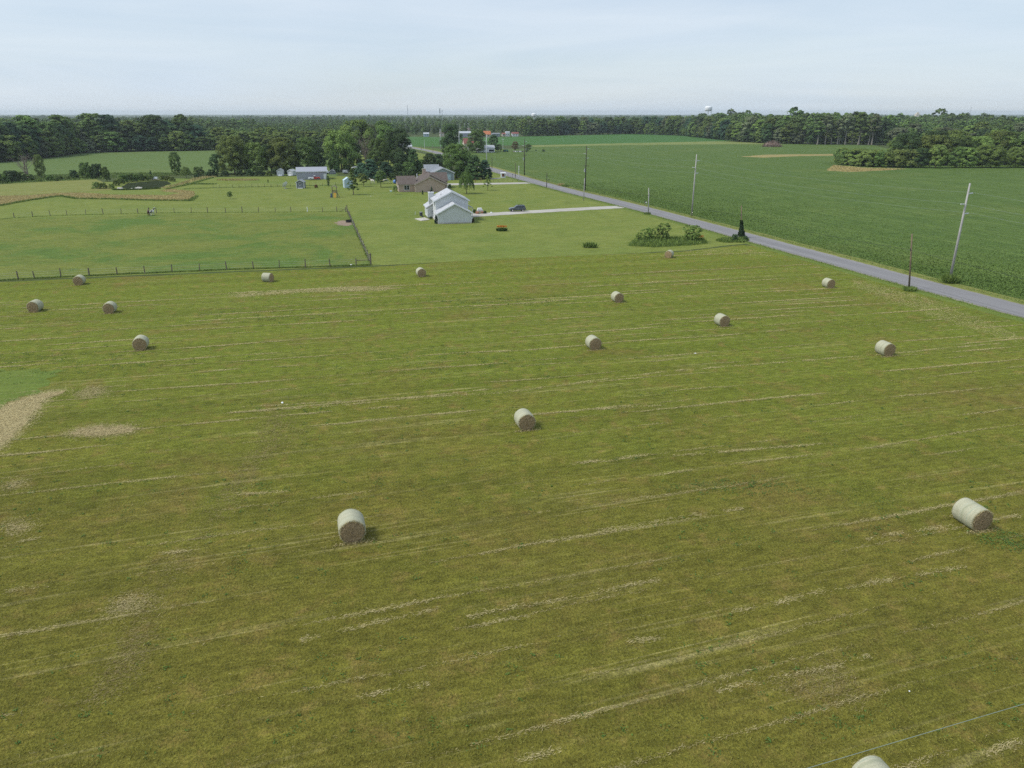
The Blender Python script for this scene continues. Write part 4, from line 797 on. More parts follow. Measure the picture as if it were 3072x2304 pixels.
def tufts(name, pts, mat, label, cat, height, n, width, seed=1, kind='stuff', parent=None, loc=None, closed=False, lean=0.35, bw=0.03):
    """upright blades along a line (pts) or filling an outline (closed)"""
    rg = np.random.default_rng(seed); pts = np.array([[p[0], p[1]] for p in pts], float)
    if not closed:
        seg = np.linalg.norm(np.diff(pts, axis=0), axis=1); cum = np.concatenate([[0], np.cumsum(seg)]); t = rg.uniform(0, cum[-1], n)
        c = np.stack([np.interp(t, cum, pts[:, 0]), np.interp(t, cum, pts[:, 1])], 1) + rg.normal(size=(n, 2))*width
    else:
        lo = pts.min(0); hi = pts.max(0); out = []; tot = 0
        while tot < n:
            c = rg.uniform(lo, hi, (n, 2)); ins = np.zeros(n, bool); j = len(pts)-1
            for i in range(len(pts)):
                ins ^= ((pts[i, 1] > c[:, 1]) != (pts[j, 1] > c[:, 1])) & (c[:, 0] < (pts[j, 0]-pts[i, 0])*(c[:, 1]-pts[i, 1])/(pts[j, 1]-pts[i, 1]+1e-9)+pts[i, 0]); j = i
            out.append(c[ins]); tot += ins.sum()
        c = np.concatenate(out)[:n]
    h = height*rg.uniform(0.5, 1.15, n)*(1 + 0.3*hump(seed+9, c[:, 0], 1.0)); d = unit(np.stack([rg.normal(size=n)*lean, rg.normal(size=n)*lean, np.ones(n)], 1)); s = unit(np.cross(d, rg.normal(size=(n, 3))))
    cen = np.concatenate([c, np.zeros((n, 1))], 1) + d*(h*0.5)[:, None]
    me = soup(name, cen, d*(h*0.5)[:, None], s*(bw*rg.uniform(0.7, 1.4, n))[:, None]); o = link(name, me, M[mat], parent)
    if parent is None: tag(o, label, cat, None, kind)
    return o
fl_s = [at(-150, 852), at(0, 842), at(352, 824), at(680, 810), at(1112, 796)]; fl_e = [at(1113, 795), at(1042, 640)]; fl_n = [at(-60, 664), at(43, 654), at(201, 646), at(523, 639), at(1040, 636)]
tufts('long_grass', fl_s, 'longgrass', 'dark uncut grass along the front pasture fence', 'grass', 0.30, 7000, 0.16, 1)
tufts('long_grass', fl_n, 'longgrass', 'uncut grass along the back pasture fence', 'grass', 0.22, 2500, 0.15, 2, bw=0.05)
tufts('long_grass', fl_e, 'longgrass', 'uncut grass along the side fence of the pasture', 'grass', 0.25, 1200, 0.14, 3, bw=0.04)
fl_b = [at(550, 568), at(640, 564), at(850, 559), at(1050, 555), at(1190, 551)]
tufts('long_grass', fl_b, 'longgrass', 'uncut grass line under the back garden fence', 'grass', 0.3, 2500, 0.2, 4, bw=0.06)
tufts('dry_tall_grass', tan_a, 'tangrass', 'tall tan dry grass left standing near the pond', 'grass', 0.30, 24000, 0, 5, closed=True, bw=0.05, lean=0.6)
tufts('long_grass', P([(0, 618), (95, 601), (180, 589), (230, 597), (336, 598), (460, 602), (572, 603), (589, 590)]), 'longgrass', 'dark green edge of the tall tan grass', 'grass', 0.6, 3500, 0.4, 6, bw=0.07)
tufts('dry_tall_grass', P([(2480, 511), (2500, 497), (2600, 505), (2720, 508), (2640, 511), (2550, 515)]), 'tangrass', 'tan grass at the foot of the wooded island', 'grass', 0.6, 4000, 0, 7, closed=True, bw=0.10)
tufts('reeds', P([(478, 566), (520, 556), (560, 543), (590, 533), (640, 528), (650, 532), (600, 540), (560, 553), (510, 567)]), 'tangrass', 'grey tan reeds along the right bank of the pond', 'reeds', 0.7, 1500, 0, 8, closed=True, bw=0.08)
tufts('long_grass', P([(500, 568), (560, 556), (620, 539), (640, 533)]), 'longgrass', 'dark grass edge below the pond reeds', 'grass', 0.6, 1500, 0.3, 18, bw=0.07)
tufts('long_grass', P([(340, 570), (380, 570.5), (430, 569), (480, 566)]), 'longgrass', 'rough grass along the near bank of the pond', 'grass', 0.55, 1600, 0.3, 19, bw=0.07)
tufts('roadside_grass', [Vector((*p, 0)) for p in offset_line(road_c, -3.9) if p[1] < 330], 'longgrass', 'rough green grass on the left verge of the road', 'grass', 0.22, 9000, 0.45, 9, bw=0.035)
tufts('long_grass', P([(340, 570), (380, 570.5), (430, 569), (480, 566)]), 'longgrass', 'rough grass along the near bank of the pond', 'grass', 0.55, 1600, 0.3, 19, bw=0.07)
tufts('roadside_grass', [Vector((*p, 0)) for p in offset_line(road_c, 4.6) if p[1] < 330], 'longgrass', 'rough grass on the field side verge of the road', 'grass', 0.22, 9000, 0.5, 10, bw=0.035)
tufts('rank_meadow', P([(0, 553), (290, 538), (470, 530), (610, 522), (600, 518), (330, 519), (0, 530)]), 'longgrass', 'rank yellow green weeds behind the pond and brush line', 'weeds', 0.55, 11000, 0, 11, closed=True, bw=0.10, lean=0.7)
# bean plants nearest to the road, the rest is too far to tell apart
vr = np.array([(p.x, p.y) for p in verge_ro if p.y < 300]); n = 110000; t = rg.uniform(0, 1, n)**1.2*(len(vr)-1); i0 = np.minimum(t.astype(int), len(vr)-2); f = (t-i0)[:, None]; base = vr[i0]*(1-f)+vr[i0+1]*f
off = np.minimum(rg.exponential(16, n), 90); rowq = np.round(off/0.76)*0.76 + rg.normal(size=n)*0.14; tn = unit(vr[i0+1]-vr[i0]); nn_ = np.stack([tn[:, 1], -tn[:, 0]], 1); c = base + nn_*(0.2+rowq)[:, None]
nr = unit(np.array([0, 0, 1.0]) + rg.normal(size=(n, 3))*0.55); a, b = frame(nr, rg); sz = rg.uniform(0.06, 0.13, (n, 1)); z = rg.uniform(0.08, 0.24, n)
me = soup('bean_plants', np.concatenate([c, z[:, None]], 1), a*sz, b*sz*0.8, np.clip(0.45+0.35*hump(40, c[:, 0]*0.2+c[:, 1]*0.05, 1)+rg.normal(size=n)*0.22, 0, 1)); tag(link('bean_plants', me, M['cropleaf']), 'leafy rows of soybean plants beside the road', 'soybeans', None, 'stuff')

# ------------------------------------------------------------------ houses
def house(name, px, rz, label, cat='house'): p = at(*px); return empty(name, (p.x, p.y, 0), rz, label, cat)
def gable(mb, x0, x1, y0, y1, ze, zp, along='y', z0=0.0):
    """walls of a gabled block, ridge along y or x"""
    if along == 'y':
        m = (x0+x1)/2; mb.prism([(x0, z0), (x1, z0), (x1, ze), (m, zp), (x0, ze)], y0, y1, 'y')
    else:
        m = (y0+y1)/2; mb.prism([(y0, z0), (y1, z0), (y1, ze), (m, zp), (y0, ze)], x0, x1, 'x')
def gable_roof(mb, x0, x1, y0, y1, ze, zp, along='y', ov=0.4, t=0.14):
    lift = 0.10
    if along == 'y':
        m = (x0+x1)/2; k = (zp-ze)/(m-x0)
        mb.slab([(x0-ov, y0-ov, ze-k*ov+lift), (m, y0-ov, zp+lift), (m, y1+ov, zp+lift), (x0-ov, y1+ov, ze-k*ov+lift)], t)
        mb.slab([(m, y0-ov, zp+lift), (x1+ov, y0-ov, ze-k*ov+lift), (x1+ov, y1+ov, ze-k*ov+lift), (m, y1+ov, zp+lift)], t)
    else:
        m = (y0+y1)/2; k = (zp-ze)/(m-y0)
        mb.slab([(x0-ov, y0-ov, ze-k*ov+lift), (x1+ov, y0-ov, ze-k*ov+lift), (x1+ov, m, zp+lift), (x0-ov, m, zp+lift)], t)
        mb.slab([(x0-ov, m, zp+lift), (x1+ov, m, zp+lift), (x1+ov, y1+ov, ze-k*ov+lift), (x0-ov, y1+ov, ze-k*ov+lift)], t)
def rake(mb, x0, x1, y, ze, zp, ov=0.4, w=0.22):
    """white boards along the gable edge facing -y"""
    m = (x0+x1)/2; k = (zp-ze)/(m-x0); f = lambda x: zp - abs(x-m)*k
    for a, b in ((x0-ov, m), (m, x1+ov)):
        za, zb = f(a)+0.03, f(b)+0.03
        mb.add([(a, y, za-w), (b, y, zb-w), (b, y, zb), (a, y, za), (a, y-0.05, za-w), (b, y-0.05, zb-w), (b, y-0.05, zb), (a, y-0.05, za)], [(0,1,2,3),(4,7,6,5),(0,4,5,1),(1,5,6,2),(2,6,7,3),(3,7,4,0)])
def window(parent, x, y, z, w, h, face='-y', frame_m='white', panes=2, shutters=None):
    """a window on a wall facing -y, -x or +x; centre x,y,z"""
    def put(mb, u0, u1, d0, d1, z0, z1):
        if face == '-y': mb.box(x+u0, x+u1, y-d1, y-d0, z0, z1)
        elif face == '-x': mb.box(x-d1, x-d0, y+u0, y+u1, z0, z1)
        else: mb.box(x+d0, x+d1, y+u0, y+u1, z0, z1)
    fr = MB(); t = 0.09
    put(fr, -w/2-t, w/2+t, 0.0, 0.06, z+h/2, z+h/2+t); put(fr, -w/2-t, w/2+t, 0.0, 0.08, z-h/2-t, z-h/2); put(fr, -w/2-t, -w/2, 0.0, 0.06, z-h/2, z+h/2); put(fr, w/2, w/2+t, 0.0, 0.06, z-h/2, z+h/2)
    o = fr.build('window', M[frame_m], parent); pw = w/panes
    for k in range(panes):
        a = -w/2 + k*pw
        if k:
            mb = MB(); put(mb, a-0.04, a+0.04, 0.0, 0.06, z-h/2, z+h/2); mb.build('mullion', M[frame_m], o)
        for q in range(2):
            mb = MB(); put(mb, a+0.045*(k > 0), a+pw-0.045*(k < panes-1), 0.005, 0.02, z-h/2+q*h/2+(0.02 if q else 0), z-h/2+(q+1)*h/2-(0 if q else 0.02)); mb.build('pane', M['glass'], o)
    return o
GRID = R(12.5)
# two storey white house with garage wing
h = house('white_house', (1314.9, 672.3), GRID, 'white two storey house with a front gabled garage wing and grey roof')
mb = MB(); gable(mb, 0, 8.4, 0, 4.6, 2.65, 4.85, 'y', 0.35); mb.build('garage_wall', M['siding'], h)
mb = MB(); gable(mb, 0.03, 8.35, 4.605, 13.4, 5.25, 7.35, 'y', 0.3); mb.build('wall', M['siding'], h)
mb = MB(); mb.prism([(-1.4, 0.25), (0.02, 0.25), (0.02, 3.75), (-1.4, 2.85)], 11.0, 17.4, 'y'); mb.box(0.025, 6.5, 13.41, 17.3, 0.25, 3.2); mb.build('side_wing', M['siding'], h)
mb = MB(); mb.box(-0.06, 8.46, -0.05, 13.3, 0, 0.345); mb.build('foundation', M['concrete'], h)
mb = MB(); gable_roof(mb, 0, 8.4, 0, 4.55, 2.65, 4.85, 'y', 0.38); r1 = mb.build('garage_roof', M['greyroof'], h)
mb = MB(); mb.tube([(2.9, 1.9, 4.0), (2.9, 1.9, 4.55)], 0.07, 8); mb.build('vent_pipe', M['white'], r1)
mb = MB(); gable_roof(mb, 0, 8.4, 4.6, 13.4, 5.25, 7.35, 'y', 0.38); r2 = mb.build('roof', M['greyroof'], h)
mb = MB(); mb.tube([(1.8, 7.2, 6.1), (1.8, 7.2, 6.6)], 0.07, 8); mb.build('vent_pipe', M['dark'], r2)
mb = MB(); mb.slab([(-1.8, 10.65, 2.75), (0.3, 10.65, 4.05), (0.3, 17.8, 4.05), (-1.8, 17.8, 2.75)], 0.14); mb.slab([(0.3, 13.9, 4.05), (3.2, 13.9, 5.1), (3.2, 17.8, 5.1), (0.3, 17.8, 4.05)], 0.14); mb.slab([(3.2, 13.9, 5.1), (7.0, 13.9, 3.3), (7.0, 17.8, 3.3), (3.2, 17.8, 5.1)], 0.14); mb.build('wing_roof', M['greyroof'], h)
mb = MB(); mb.slab([(8.4, 7.0, 3.75), (10.1, 7.0, 2.85), (10.1, 11.5, 2.85), (8.4, 11.5, 3.75)], 0.14); mb.build('porch_roof', M['greyroof'], h)
mb = MB(); [mb.box(9.8, 9.94, y, y+0.14, 0, 2.8) for y in (7.1, 11.2)]; mb.box(8.47, 10.0, 7.0, 11.5, 0, 0.2); mb.build('porch', M['white'], h)
mb = MB(); mb.box(-0.85, 0.5, 12.0, 13.2, 0.2, 6.45); ch = mb.build('chimney', M['siding'], h)
mb = MB(); mb.box(-0.92, 0.57, 11.93, 13.27, 6.455, 6.56); mb.build('chimney_cap', M['white'], ch)
mb = MB(); mb.tube([(-0.2, 12.6, 6.565), (-0.2, 12.6, 7.0)], 0.13, 10); mb.tube([(-0.2, 12.6, 6.95), (-0.2, 12.6, 7.07)], 0.2, 10); mb.build('flue', M['dark'], ch)
mb = MB(); rake(mb, 0, 8.4, -0.38, 2.65, 4.85); rake(mb, 0, 8.4, 4.22, 5.25, 7.35); mb.build('rake_trim', M['white'], h)
mb = MB(); [mb.box(x, x+0.1, y-0.04, y+0.06, z0, z1) for x, y, z0, z1 in ((-0.04, -0.01, 0.36, 2.6), (8.34, -0.01, 0.36, 2.6), (-0.03, 4.58, 4.6, 5.2), (8.3, 4.58, 4.6, 5.2), (-1.45, 10.98, 0.3, 2.8))]; mb.build('corner_trim', M['white'], h)
mb = MB(); mb.box(-0.47, -0.40, -0.38, 4.2, 2.35, 2.47); mb.box(-0.47, -0.40, 4.25, 13.7, 4.95, 5.07); mb.build('gutter', M['white'], h)
for y, z, w in ((6.2, 4.2, 0.8), (7.6, 4.2, 0.6), (5.6, 1.6, 0.9), (10.6, 1.6, 0.9)): window(h, 0.0, y, z, w, 1.2, '-x', 'white', 1)
window(h, -1.4, 14.2, 1.65, 0.9, 1.3, '-x', 'white', 1)
mb = MB(); mb.box(-0.06, 0.0, 2.2, 3.1, 0.36, 2.35); dr = mb.build('side_door', M['white'], h); mb = MB(); mb.ball((-0.1, 2.95, 1.3), 0.05, 8, 5); mb.build('handle', M['steel'], dr)
# brick ranch house
h = house('brick_house', (1246, 577), GRID, 'low tan brick ranch house with dark brown roof and front gable')
mb = MB(); gable(mb, 0, 10.4, 0, 4.0, 2.75, 5.2, 'y'); mb.build('gable_wall', M['brick'], h)
mb = MB(); gable(mb, 0.4, 11.6, 4.01, 16.5, 2.75, 5.75, 'y'); mb.build('wall', M['brick'], h)
mb = MB(); gable(mb, -5.5, 0.39, 2.2, 12.6, 2.75, 4.95, 'x'); mb.build('wing_wall', M['brick'], h)
mb = MB(); gable(mb, 6.2, 13.0, 13.0, 21.0, 2.75, 5.3, 'x'); mb.build('rear_wall', M['brick'], h)
mb = MB(); gable_roof(mb, 0, 10.4, 0, 4.6, 2.75, 5.2, 'y', 0.42); mb.build('gable_roof', M['brownroof'], h)
mb = MB(); gable_roof(mb, 0.4, 11.6, 4.0, 16.5, 2.75, 5.75, 'y', 0.42); r = mb.build('roof', M['brownroof'], h)
mb = MB(); mb.box(4.2, 5.3, 13.0, 14.0, 4.5, 6.9); ch = mb.build('chimney', M['brick'], r); mb = MB(); mb.box(4.15, 5.35, 12.95, 14.05, 6.905, 7.02); mb.build('cap', M['concrete'], ch)
mb = MB(); mb.tube([(2.0, 12.5, 3.9), (2.0, 12.5, 5.3)], 0.14, 8); mb.build('vent_pipe', M['white'], r)
mb = MB(); gable_roof(mb, -5.5, 0.4, 2.2, 12.6, 2.75, 4.95, 'x', 0.42); mb.build('wing_roof', M['brownroof'], h)
mb = MB(); gable_roof(mb, 6.2, 13.0, 13.0, 21.0, 2.75, 5.3, 'x', 0.42); mb.build('rear_roof', M['brownroof'], h)
M['beige'] = plain('beige_trim', (0.52, 0.44, 0.36), 0.7, 0.06)
mb = MB(); rake(mb, 0, 10.4, -0.42, 2.75, 5.2, 0.42, 0.26); rake(mb, 0.4, 11.6, 3.58, 2.75, 5.75, 0.42, 0.26); mb.box(-5.92, -0.45, 1.70, 1.78, 2.35, 2.52); mb.box(-0.03, 0.07, -0.03, 0.07, 0, 2.6); mb.box(-5.56, -5.46, 2.14, 2.24, 0, 2.55); mb.build('trim', M['beige'], h)
mb = MB(); mb.tube([(5.2, -0.01, 4.15), (5.2, -0.06, 4.15)], 0.32, 16); mb.build('gable_vent', M['beige'], h)
window(h, -2.7, 2.2, 1.45, 1.7, 1.45, '-y', 'white', 2); window(h, -5.5, 5.0, 1.5, 0.9, 1.4, '-x', 'white', 1); window(h, -5.5, 8.5, 1.5, 0.9, 1.4, '-x', 'white', 1)
mb = MB(); [mb.box(x, x+0.13, 4.2+q, 4.33+q, 0, 2.6) for x, q in ((11.75, -0.6), (11.75, 1.4))]; mb.build('porch_post', M['white'], h)
# blue grey house behind it
h = house('blue_house', (1318, 545), GRID, 'blue grey outbuilding house behind the brick one, low gable roof')
mb = MB(); gable(mb, -2, 6.8, 6.0, 14, 3.1, 4.9, 'y'); mb.build('wall', M['bluesiding'], h)
mb = MB(); gable(mb, -4, 1.5, 12, 20, 3.3, 5.6, 'x'); mb.build('rear_wall', M['bluesiding'], h)
mb = MB(); gable_roof(mb, -2, 6.8, 6.0, 14, 3.1, 4.9, 'y', 0.5); mb.build('roof', M['slateroof'], h)
mb = MB(); gable_roof(mb, -4, 1.5, 12, 20, 3.3, 5.6, 'x', 0.5); mb.build('rear_roof', M['slateroof'], h)
mb = MB(); rake(mb, -2, 6.8, 5.5, 3.1, 4.9, 0.5, 0.22); mb.box(6.72, 6.86, 5.9, 6.04, 0, 3.0); mb.build('trim', M['white'], h)
mb = MB(); mb.box(3.9, 5.5, 5.93, 5.99, 0, 2.3); mb.build('door', M['paleblue'], h)
# long grey barn
h = house('long_barn', (891.7, 539.5), R(13.5), 'long low grey metal barn with grey roof and white door', 'barn')
mb = MB(); gable(mb, 0, 12.0, 0, 8, 3.3, 4.7, 'x'); mb.build('wall', M['barnsiding'], h)
mb = MB(); gable_roof(mb, 0, 12.0, 0, 8, 3.3, 4.7, 'x', 0.3); mb.build('roof', M['barnroof'], h)
mb = MB(); mb.box(10.7, 11.7, -0.06, -0.005, 0, 2.2); d = mb.build('door', M['white'], h); mb = MB(); mb.ball((10.85, -0.1, 1.0), 0.05, 8, 5); mb.build('handle', M['dark'], d)
mb = MB(); mb.box(-0.36, 12.36, -0.36, -0.30, 3.02, 3.2); mb.box(-0.03, 0.07, -0.05, 0.02, 0, 3.1); mb.box(11.93, 12.03, -0.05, 0.02, 0, 3.1); mb.build('trim', M['white'], h)
def shed(px, w, dpt, ze, zp, wall, roof, label, rz=GRID, door=True, win=False, name='shed', zoff=0):
    h = house(name, px, rz, label, 'shed'); x0, x1 = -w/2, w/2
    mb = MB(); gable(mb, x0, x1, 0, dpt, ze, zp, 'y', 0.12); mb.build('wall', M[wall], h)
    mb = MB(); gable_roof(mb, x0, x1, 0, dpt, ze, zp, 'y', 0.2, 0.08); mb.build('roof', M[roof], h)
    mb = MB(); mb.box(x0-0.04, x0+0.14, -0.05, 0.02, 0.1, ze); mb.box(x1-0.14, x1+0.04, -0.05, 0.02, 0.1, ze); rake(mb, x0, x1, -0.2, ze, zp, 0.2, 0.16); mb.build('trim', M['white'], h)
    if door:
        for k in (-1, 1):
            mb = MB(); xa, xb = sorted((k*0.03, k*w*0.30)); mb.box(xa, xb, -0.05, -0.005, 0.15, ze*0.86); dd_ = mb.build('door', M['greysiding'] if wall != 'siding' else M['white'], h)
            mb = MB(); mb.box(xa, xb, -0.07, -0.052, ze*0.48, ze*0.53); mb.box(xa, xa+0.06, -0.07, -0.052, 0.15, ze*0.86); mb.box(xb-0.06, xb, -0.07, -0.052, 0.15, ze*0.86); mb.build('brace', M['slateroof'], dd_)
    if win: window(h, 0.0, 0.0, ze*0.72, 0.55, 0.9, '-y', 'white', 1)
    mb = MB(); mb.box(x0+0.5, x1-0.5, -0.55, -0.06, 0.0, 0.2); mb.build('step', M['white'], h); return h
shed((901.5, 565.5), 2.8, 3.0, 2.3, 3.1, 'greysiding', 'slateroof', 'small dark grey playhouse shed with white corners on the lawn', R(4), False, True, 'playhouse_shed')
shed((841, 527.5), 2.6, 3.0, 2.2, 3.0, 'siding', 'slateroof', 'white garden shed with double doors, left one of the pair by the hedgerow', R(8))
shed((871, 527), 2.4, 2.6, 1.9, 2.6, 'siding', 'tinroof', 'white shed nearer the barn, right one of the pair by the hedgerow', R(-20))
h = house('pale_shed', (1046, 563.5), R(20), 'pale blue metal shed half hidden by the layered conifer', 'shed')
mb = MB(); gable(mb, -1.5, 1.5, 0, 3.5, 2.6, 3.6, 'y'); mb.build('wall', M['paleblue'], h); mb = MB(); gable_roof(mb, -1.5, 1.5, 0, 3.5, 2.6, 3.6, 'y', 0.12, 0.06); mb.build('roof', M['paleblue'], h); mb = MB(); mb.box(-1.55, -1.35, -0.05, 0.02, 0, 2.6); mb.build('trim', M['white'], h)
# arched shed, lean-to and small trailers beside the barn
p = at(997, 523); h = empty('arched_shed', p, R(8), 'small grey arched shed right of the barn', 'shed')
ar = [(1.35*math.cos(t), 0.4+1.45*math.sin(t)) for t in np.linspace(0, math.pi, 13)]
mb = MB(); mb.prism([(1.35, 0)] + ar + [(-1.35, 0)], 0, 3, 'y'); mb.build('wall', M['slateroof'], h)
mb = MB(); [mb.tube([(x*1.02, -0.04, z*1.02) for x, z in ar], 0.07, 6)]; [mb.box(x-0.05, x+0.05, -0.07, -0.005, 0, zz) for x, zz in ((-0.75, 1.6), (0, 1.85), (0.75, 1.6))]; mb.box(-1.3, 1.3, -0.07, -0.005, 0.75, 0.83); mb.build('frame', M['tinroof'], h)
p = at(1070, 522); h = empty('carport', p, R(10), 'open carport with a rounded pale roof behind the pale blue shed', 'carport')
mb = MB(); ca = [(2.4*math.cos(t), 2.3+0.7*math.sin(t)) for t in np.linspace(0.0, math.pi, 11)]; mb.prism(ca + [(x*0.97, z-0.1) for x, z in ca[::-1]], 0, 4.5, 'y'); mb.build('roof', M['tinroof'], h)
for x in (-2.25, 2.25):
    for y in (0.2, 4.2): mb = MB(); mb.tube([(x, y, 0), (x, y, 2.35)], 0.07, 6); mb.build('post', M['steel'], h)
def trailer(px, rz, w, l, label, mm='white'):
    h = empty('small_trailer', at(*px), rz, label, 'trailer'); mb = MB(); mb.box(-l/2, l/2, -w/2, w/2, 0.45, 1.15); mb.box(-l/2+0.05, l/2-0.3, -w/2+0.1, w/2-0.1, 1.155, 1.6); mb.build('body', M[mm], h, bevel=0.05)
    for x in (-0.35, 0.35):
        for y in (-w/2-0.1, w/2+0.1): mb = MB(); mb.tube([(x, y-0.09, 0.32), (x, y+0.09, 0.32)], 0.32, 12); mb.build('wheel', M['rubber'], h)
    mb = MB(); mb.tube([(l/2, 0, 0.5), (l/2+0.9, 0, 0.45)], 0.05, 6); mb.build('hitch', M['steel'], h)
trailer((980, 522), R(15), 1.4, 2.0, 'small white trailer peeping out behind the barn end'); trailer((1037, 521), R(-5), 1.4, 2.4, 'pale grey trailer under the trees right of the arched shed', 'tinroof')
# farm buildings and houses farther off
def simple_house(px, rz, w, dpt, ze, zp, wall, roof, label, along='x', cat='house', name='farmhouse', wins=3, extra=None):
    h = house(name, px, rz, label, cat); mb = MB(); gable(mb, -w/2, w/2, 0, dpt, ze, zp, along); mb.build('wall', M[wall], h); mb = MB(); gable_roof(mb, -w/2, w/2, 0, dpt, ze, zp, along, 0.4); mb.build('roof', M[roof], h)
    for k in range(wins): window(h, -w/2+(k+0.6)*w/(wins+0.2), 0, min(1.7, ze*0.55), 0.95, 1.3, '-y', 'white', 1)
    return h
h = simple_house((1408, 453), GRID, 7.0, 9, 5.4, 8.6, 'cream', 'redroof', 'two storey cream farmhouse with a dark red roof among the trees', 'x', wins=3)
h = house('white_barn', (1466, 457), GRID, 'small white barn with a wide dark opening beside the road', 'barn')
mb = MB(); gable(mb, -3.5, 4.3, 0, 7, 3.0, 4.6, 'x'); mb.box(-7.5, -3.51, 0.5, 6, 0, 2.4); mb.build('wall', M['white'], h); mb = MB(); gable_roof(mb, -3.5, 4.3, 0, 7, 3.0, 4.6, 'x', 0.3); mb.build('roof', M['tinroof'], h); mb = MB(); mb.box(0.3, 3.8, -0.05, -0.005, 0.5, 1.9); mb.build('opening', M['dark'], h)
h = simple_house((1158, 458), GRID, 8.5, 7, 3.2, 5.2, 'cream', 'slateroof', 'cream single storey house behind the tall trees on the left', 'x', wins=3)
mb = MB(); mb.tube([(-3.6, 3.0, 4.4), (-3.6, 3.0, 6.2)], 0.45, 4); mb.build('chimney', M['white'], h)
simple_house((1168, 464), GRID, 3.4, 3, 1.9, 2.5, 'cream', 'tinroof', 'low cream shed in front of the cream house', 'x', 'shed', 'low_shed', 0)
simple_house((1071, 456), R(-20), 7, 8, 4.0, 6.2, 'siding', 'redroof', 'white house with a faded red roof in the trees on the left', 'y', wins=1)
simple_house((1217, 452), GRID, 9, 7, 3.0, 4.8, 'cream', 'tinroof', 'cream house just left of the far bend of the road', 'x', wins=2)
for px, w, d_, ze, zp, wa, ro, lb in [((1396, 411), 13, 12, 4.2, 6.0, 'barnsiding', 'tinroof', 'long pale grey shed of the distant yard'), ((1462, 411), 7.5, 8, 3.0, 6.4, 'cream', 'orange', 'distant building with a bright orange roof'), ((1488, 410), 9, 8, 3.2, 3.9, 'bluesiding', 'slateroof', 'distant low blue grey building right of the orange roof'), ((1523, 409), 4.5, 6, 4.4, 5.2, 'white', 'tinroof', 'distant tall narrow white building'), ((1512, 409), 4, 6, 2.6, 3.8, 'cream', 'redroof', 'distant small house left of the narrow white building'), ((1546, 409), 7.5, 7, 3.0, 4.6, 'white', 'redroof', 'distant white house with a red roof at the wood edge'), ((1330, 409), 8, 8, 3.0, 4.6, 'cream', 'brownroof', 'distant brown roofed house behind the middle trees'), ((1279, 410), 6, 6, 3.2, 4.4, 'paleblue', 'tinroof', 'distant pale greenish shed near the far shrubs'), ((1400, 398), 10, 8, 4, 6, 'cream', 'brownroof', 'distant house behind the long pale grey shed')]:
    if ro == 'orange' and 'orange' not in M: M['orange'] = plain('orange_roof', (0.42, 0.15, 0.065), 0.6)
    simple_house(px, R(8), w, d_, ze, zp, wa, ro, lb, 'x', 'building', 'distant_building', 2)
# ------------------------------------------------------------------ utility poles and lines
M['grey_pole'] = plain('grey_pole', (0.36, 0.35, 0.34), 0.9, 0.2, 1.0); M['brown_pole'] = plain('brown_pole', (0.05, 0.042, 0.036), 0.95, 0.25, 1.0); M['old_pole'] = plain('old_pole', (0.17, 0.13, 0.09), 0.95, 0.3, 1.5); M['pale_pole'] = plain('pale_pole', (0.50, 0.52, 0.53), 0.8, 0.15, 1.0)
M['ceramic'] = plain('ceramic', (0.62, 0.64, 0.66), 0.3, 0.1); M['cable'] = plain('cable', (0.22, 0.27, 0.22), 0.6, 0.1); M['black_cable'] = plain('black_cable', (0.03, 0.035, 0.03), 0.6, 0.1)
INS = ((14.1, 1), (12.5, -1), (11.0, 1)); tops = []
for (x, y, hh, mm, lb, tf) in [(71.3, 117.9, 15.7, 'grey_pole', 'tall grey utility pole nearest on the far side of the road, weeds at its foot', 0), (48.2, 200.3, 15.8, 'grey_pole', 'second tall grey utility pole along the far side of the road', 0), (26.0, 268.5, 15.2, 'brown_pole', 'tall dark utility pole with a transformer, third along the road', 1), (5.5, 336.6, 15.5, 'brown_pole', 'tall dark utility pole with a crossarm, fourth along the road', 2), (-13.0, 392.3, 15.6, 'pale_pole', 'tall pale utility pole rising above the roadside pines', 0), (-31.5, 460, 15.6, 'pale_pole', 'tall pale utility pole beside the farmhouse trees', 0), (-52.6, 566.8, 15.0, 'pale_pole', 'farthest tall pale utility pole by the road bend', 2)]:
    e = empty('utility_pole', (x, y, 0), R(106.5), lb, 'utility pole', 'tall utility poles along the road')
    mb = MB(); mb.tube([(0, 0, -0.1), (0, 0, hh*0.5), (0, 0, hh)], [0.21, 0.17, 0.12], 12); mb.build('pole', M[mm], e, True)
    for z, sd in INS:
        mb = MB(); mb.tube([(0, -sd*0.15, z), (0, -sd*0.35, z+0.02)], 0.05, 8); mb.tube([(0, -sd*0.35, z+0.02), (0, -sd*0.95, z+0.08)], [0.09, 0.09], 8); mb.build('insulator', M['ceramic'], e)
    if tf:
        mb = MB(); mb.tube([(0, 0.42, 6.4), (0, 0.42, 7.5)], 0.26, 10); mb.build('transformer', M['steel'], e)
        mb = MB(); mb.box(-0.06, 0.06, -1.2, 1.2, 8.4, 8.55); mb.build('crossarm', M['post'], e)
    tops.append([Vector((x, y, 0)) + Matrix.Rotation(R(106.5), 3, 'Z') @ Vector((0, -sd*0.95, z+0.17)) for z, sd in INS])
d0 = Vector((71.3-48.2, 117.9-200.3, 0)); tops = [[q+d0 for q in tops[0]]] + tops
def cable(name, pts, sag, r, m, label, cat='cable', group=None):
    o = []
    for a, b in zip(pts, pts[1:]):
        for k in range(12):
            t = k/12; q = a.lerp(b, t); q.z -= sag*4*t*(1-t); o.append(q)
    o.append(pts[-1]); mb = MB(); mb.tube(o, r, 5); c = mb.build(name, M[m], None, True); tag(c, label, cat, group); return c
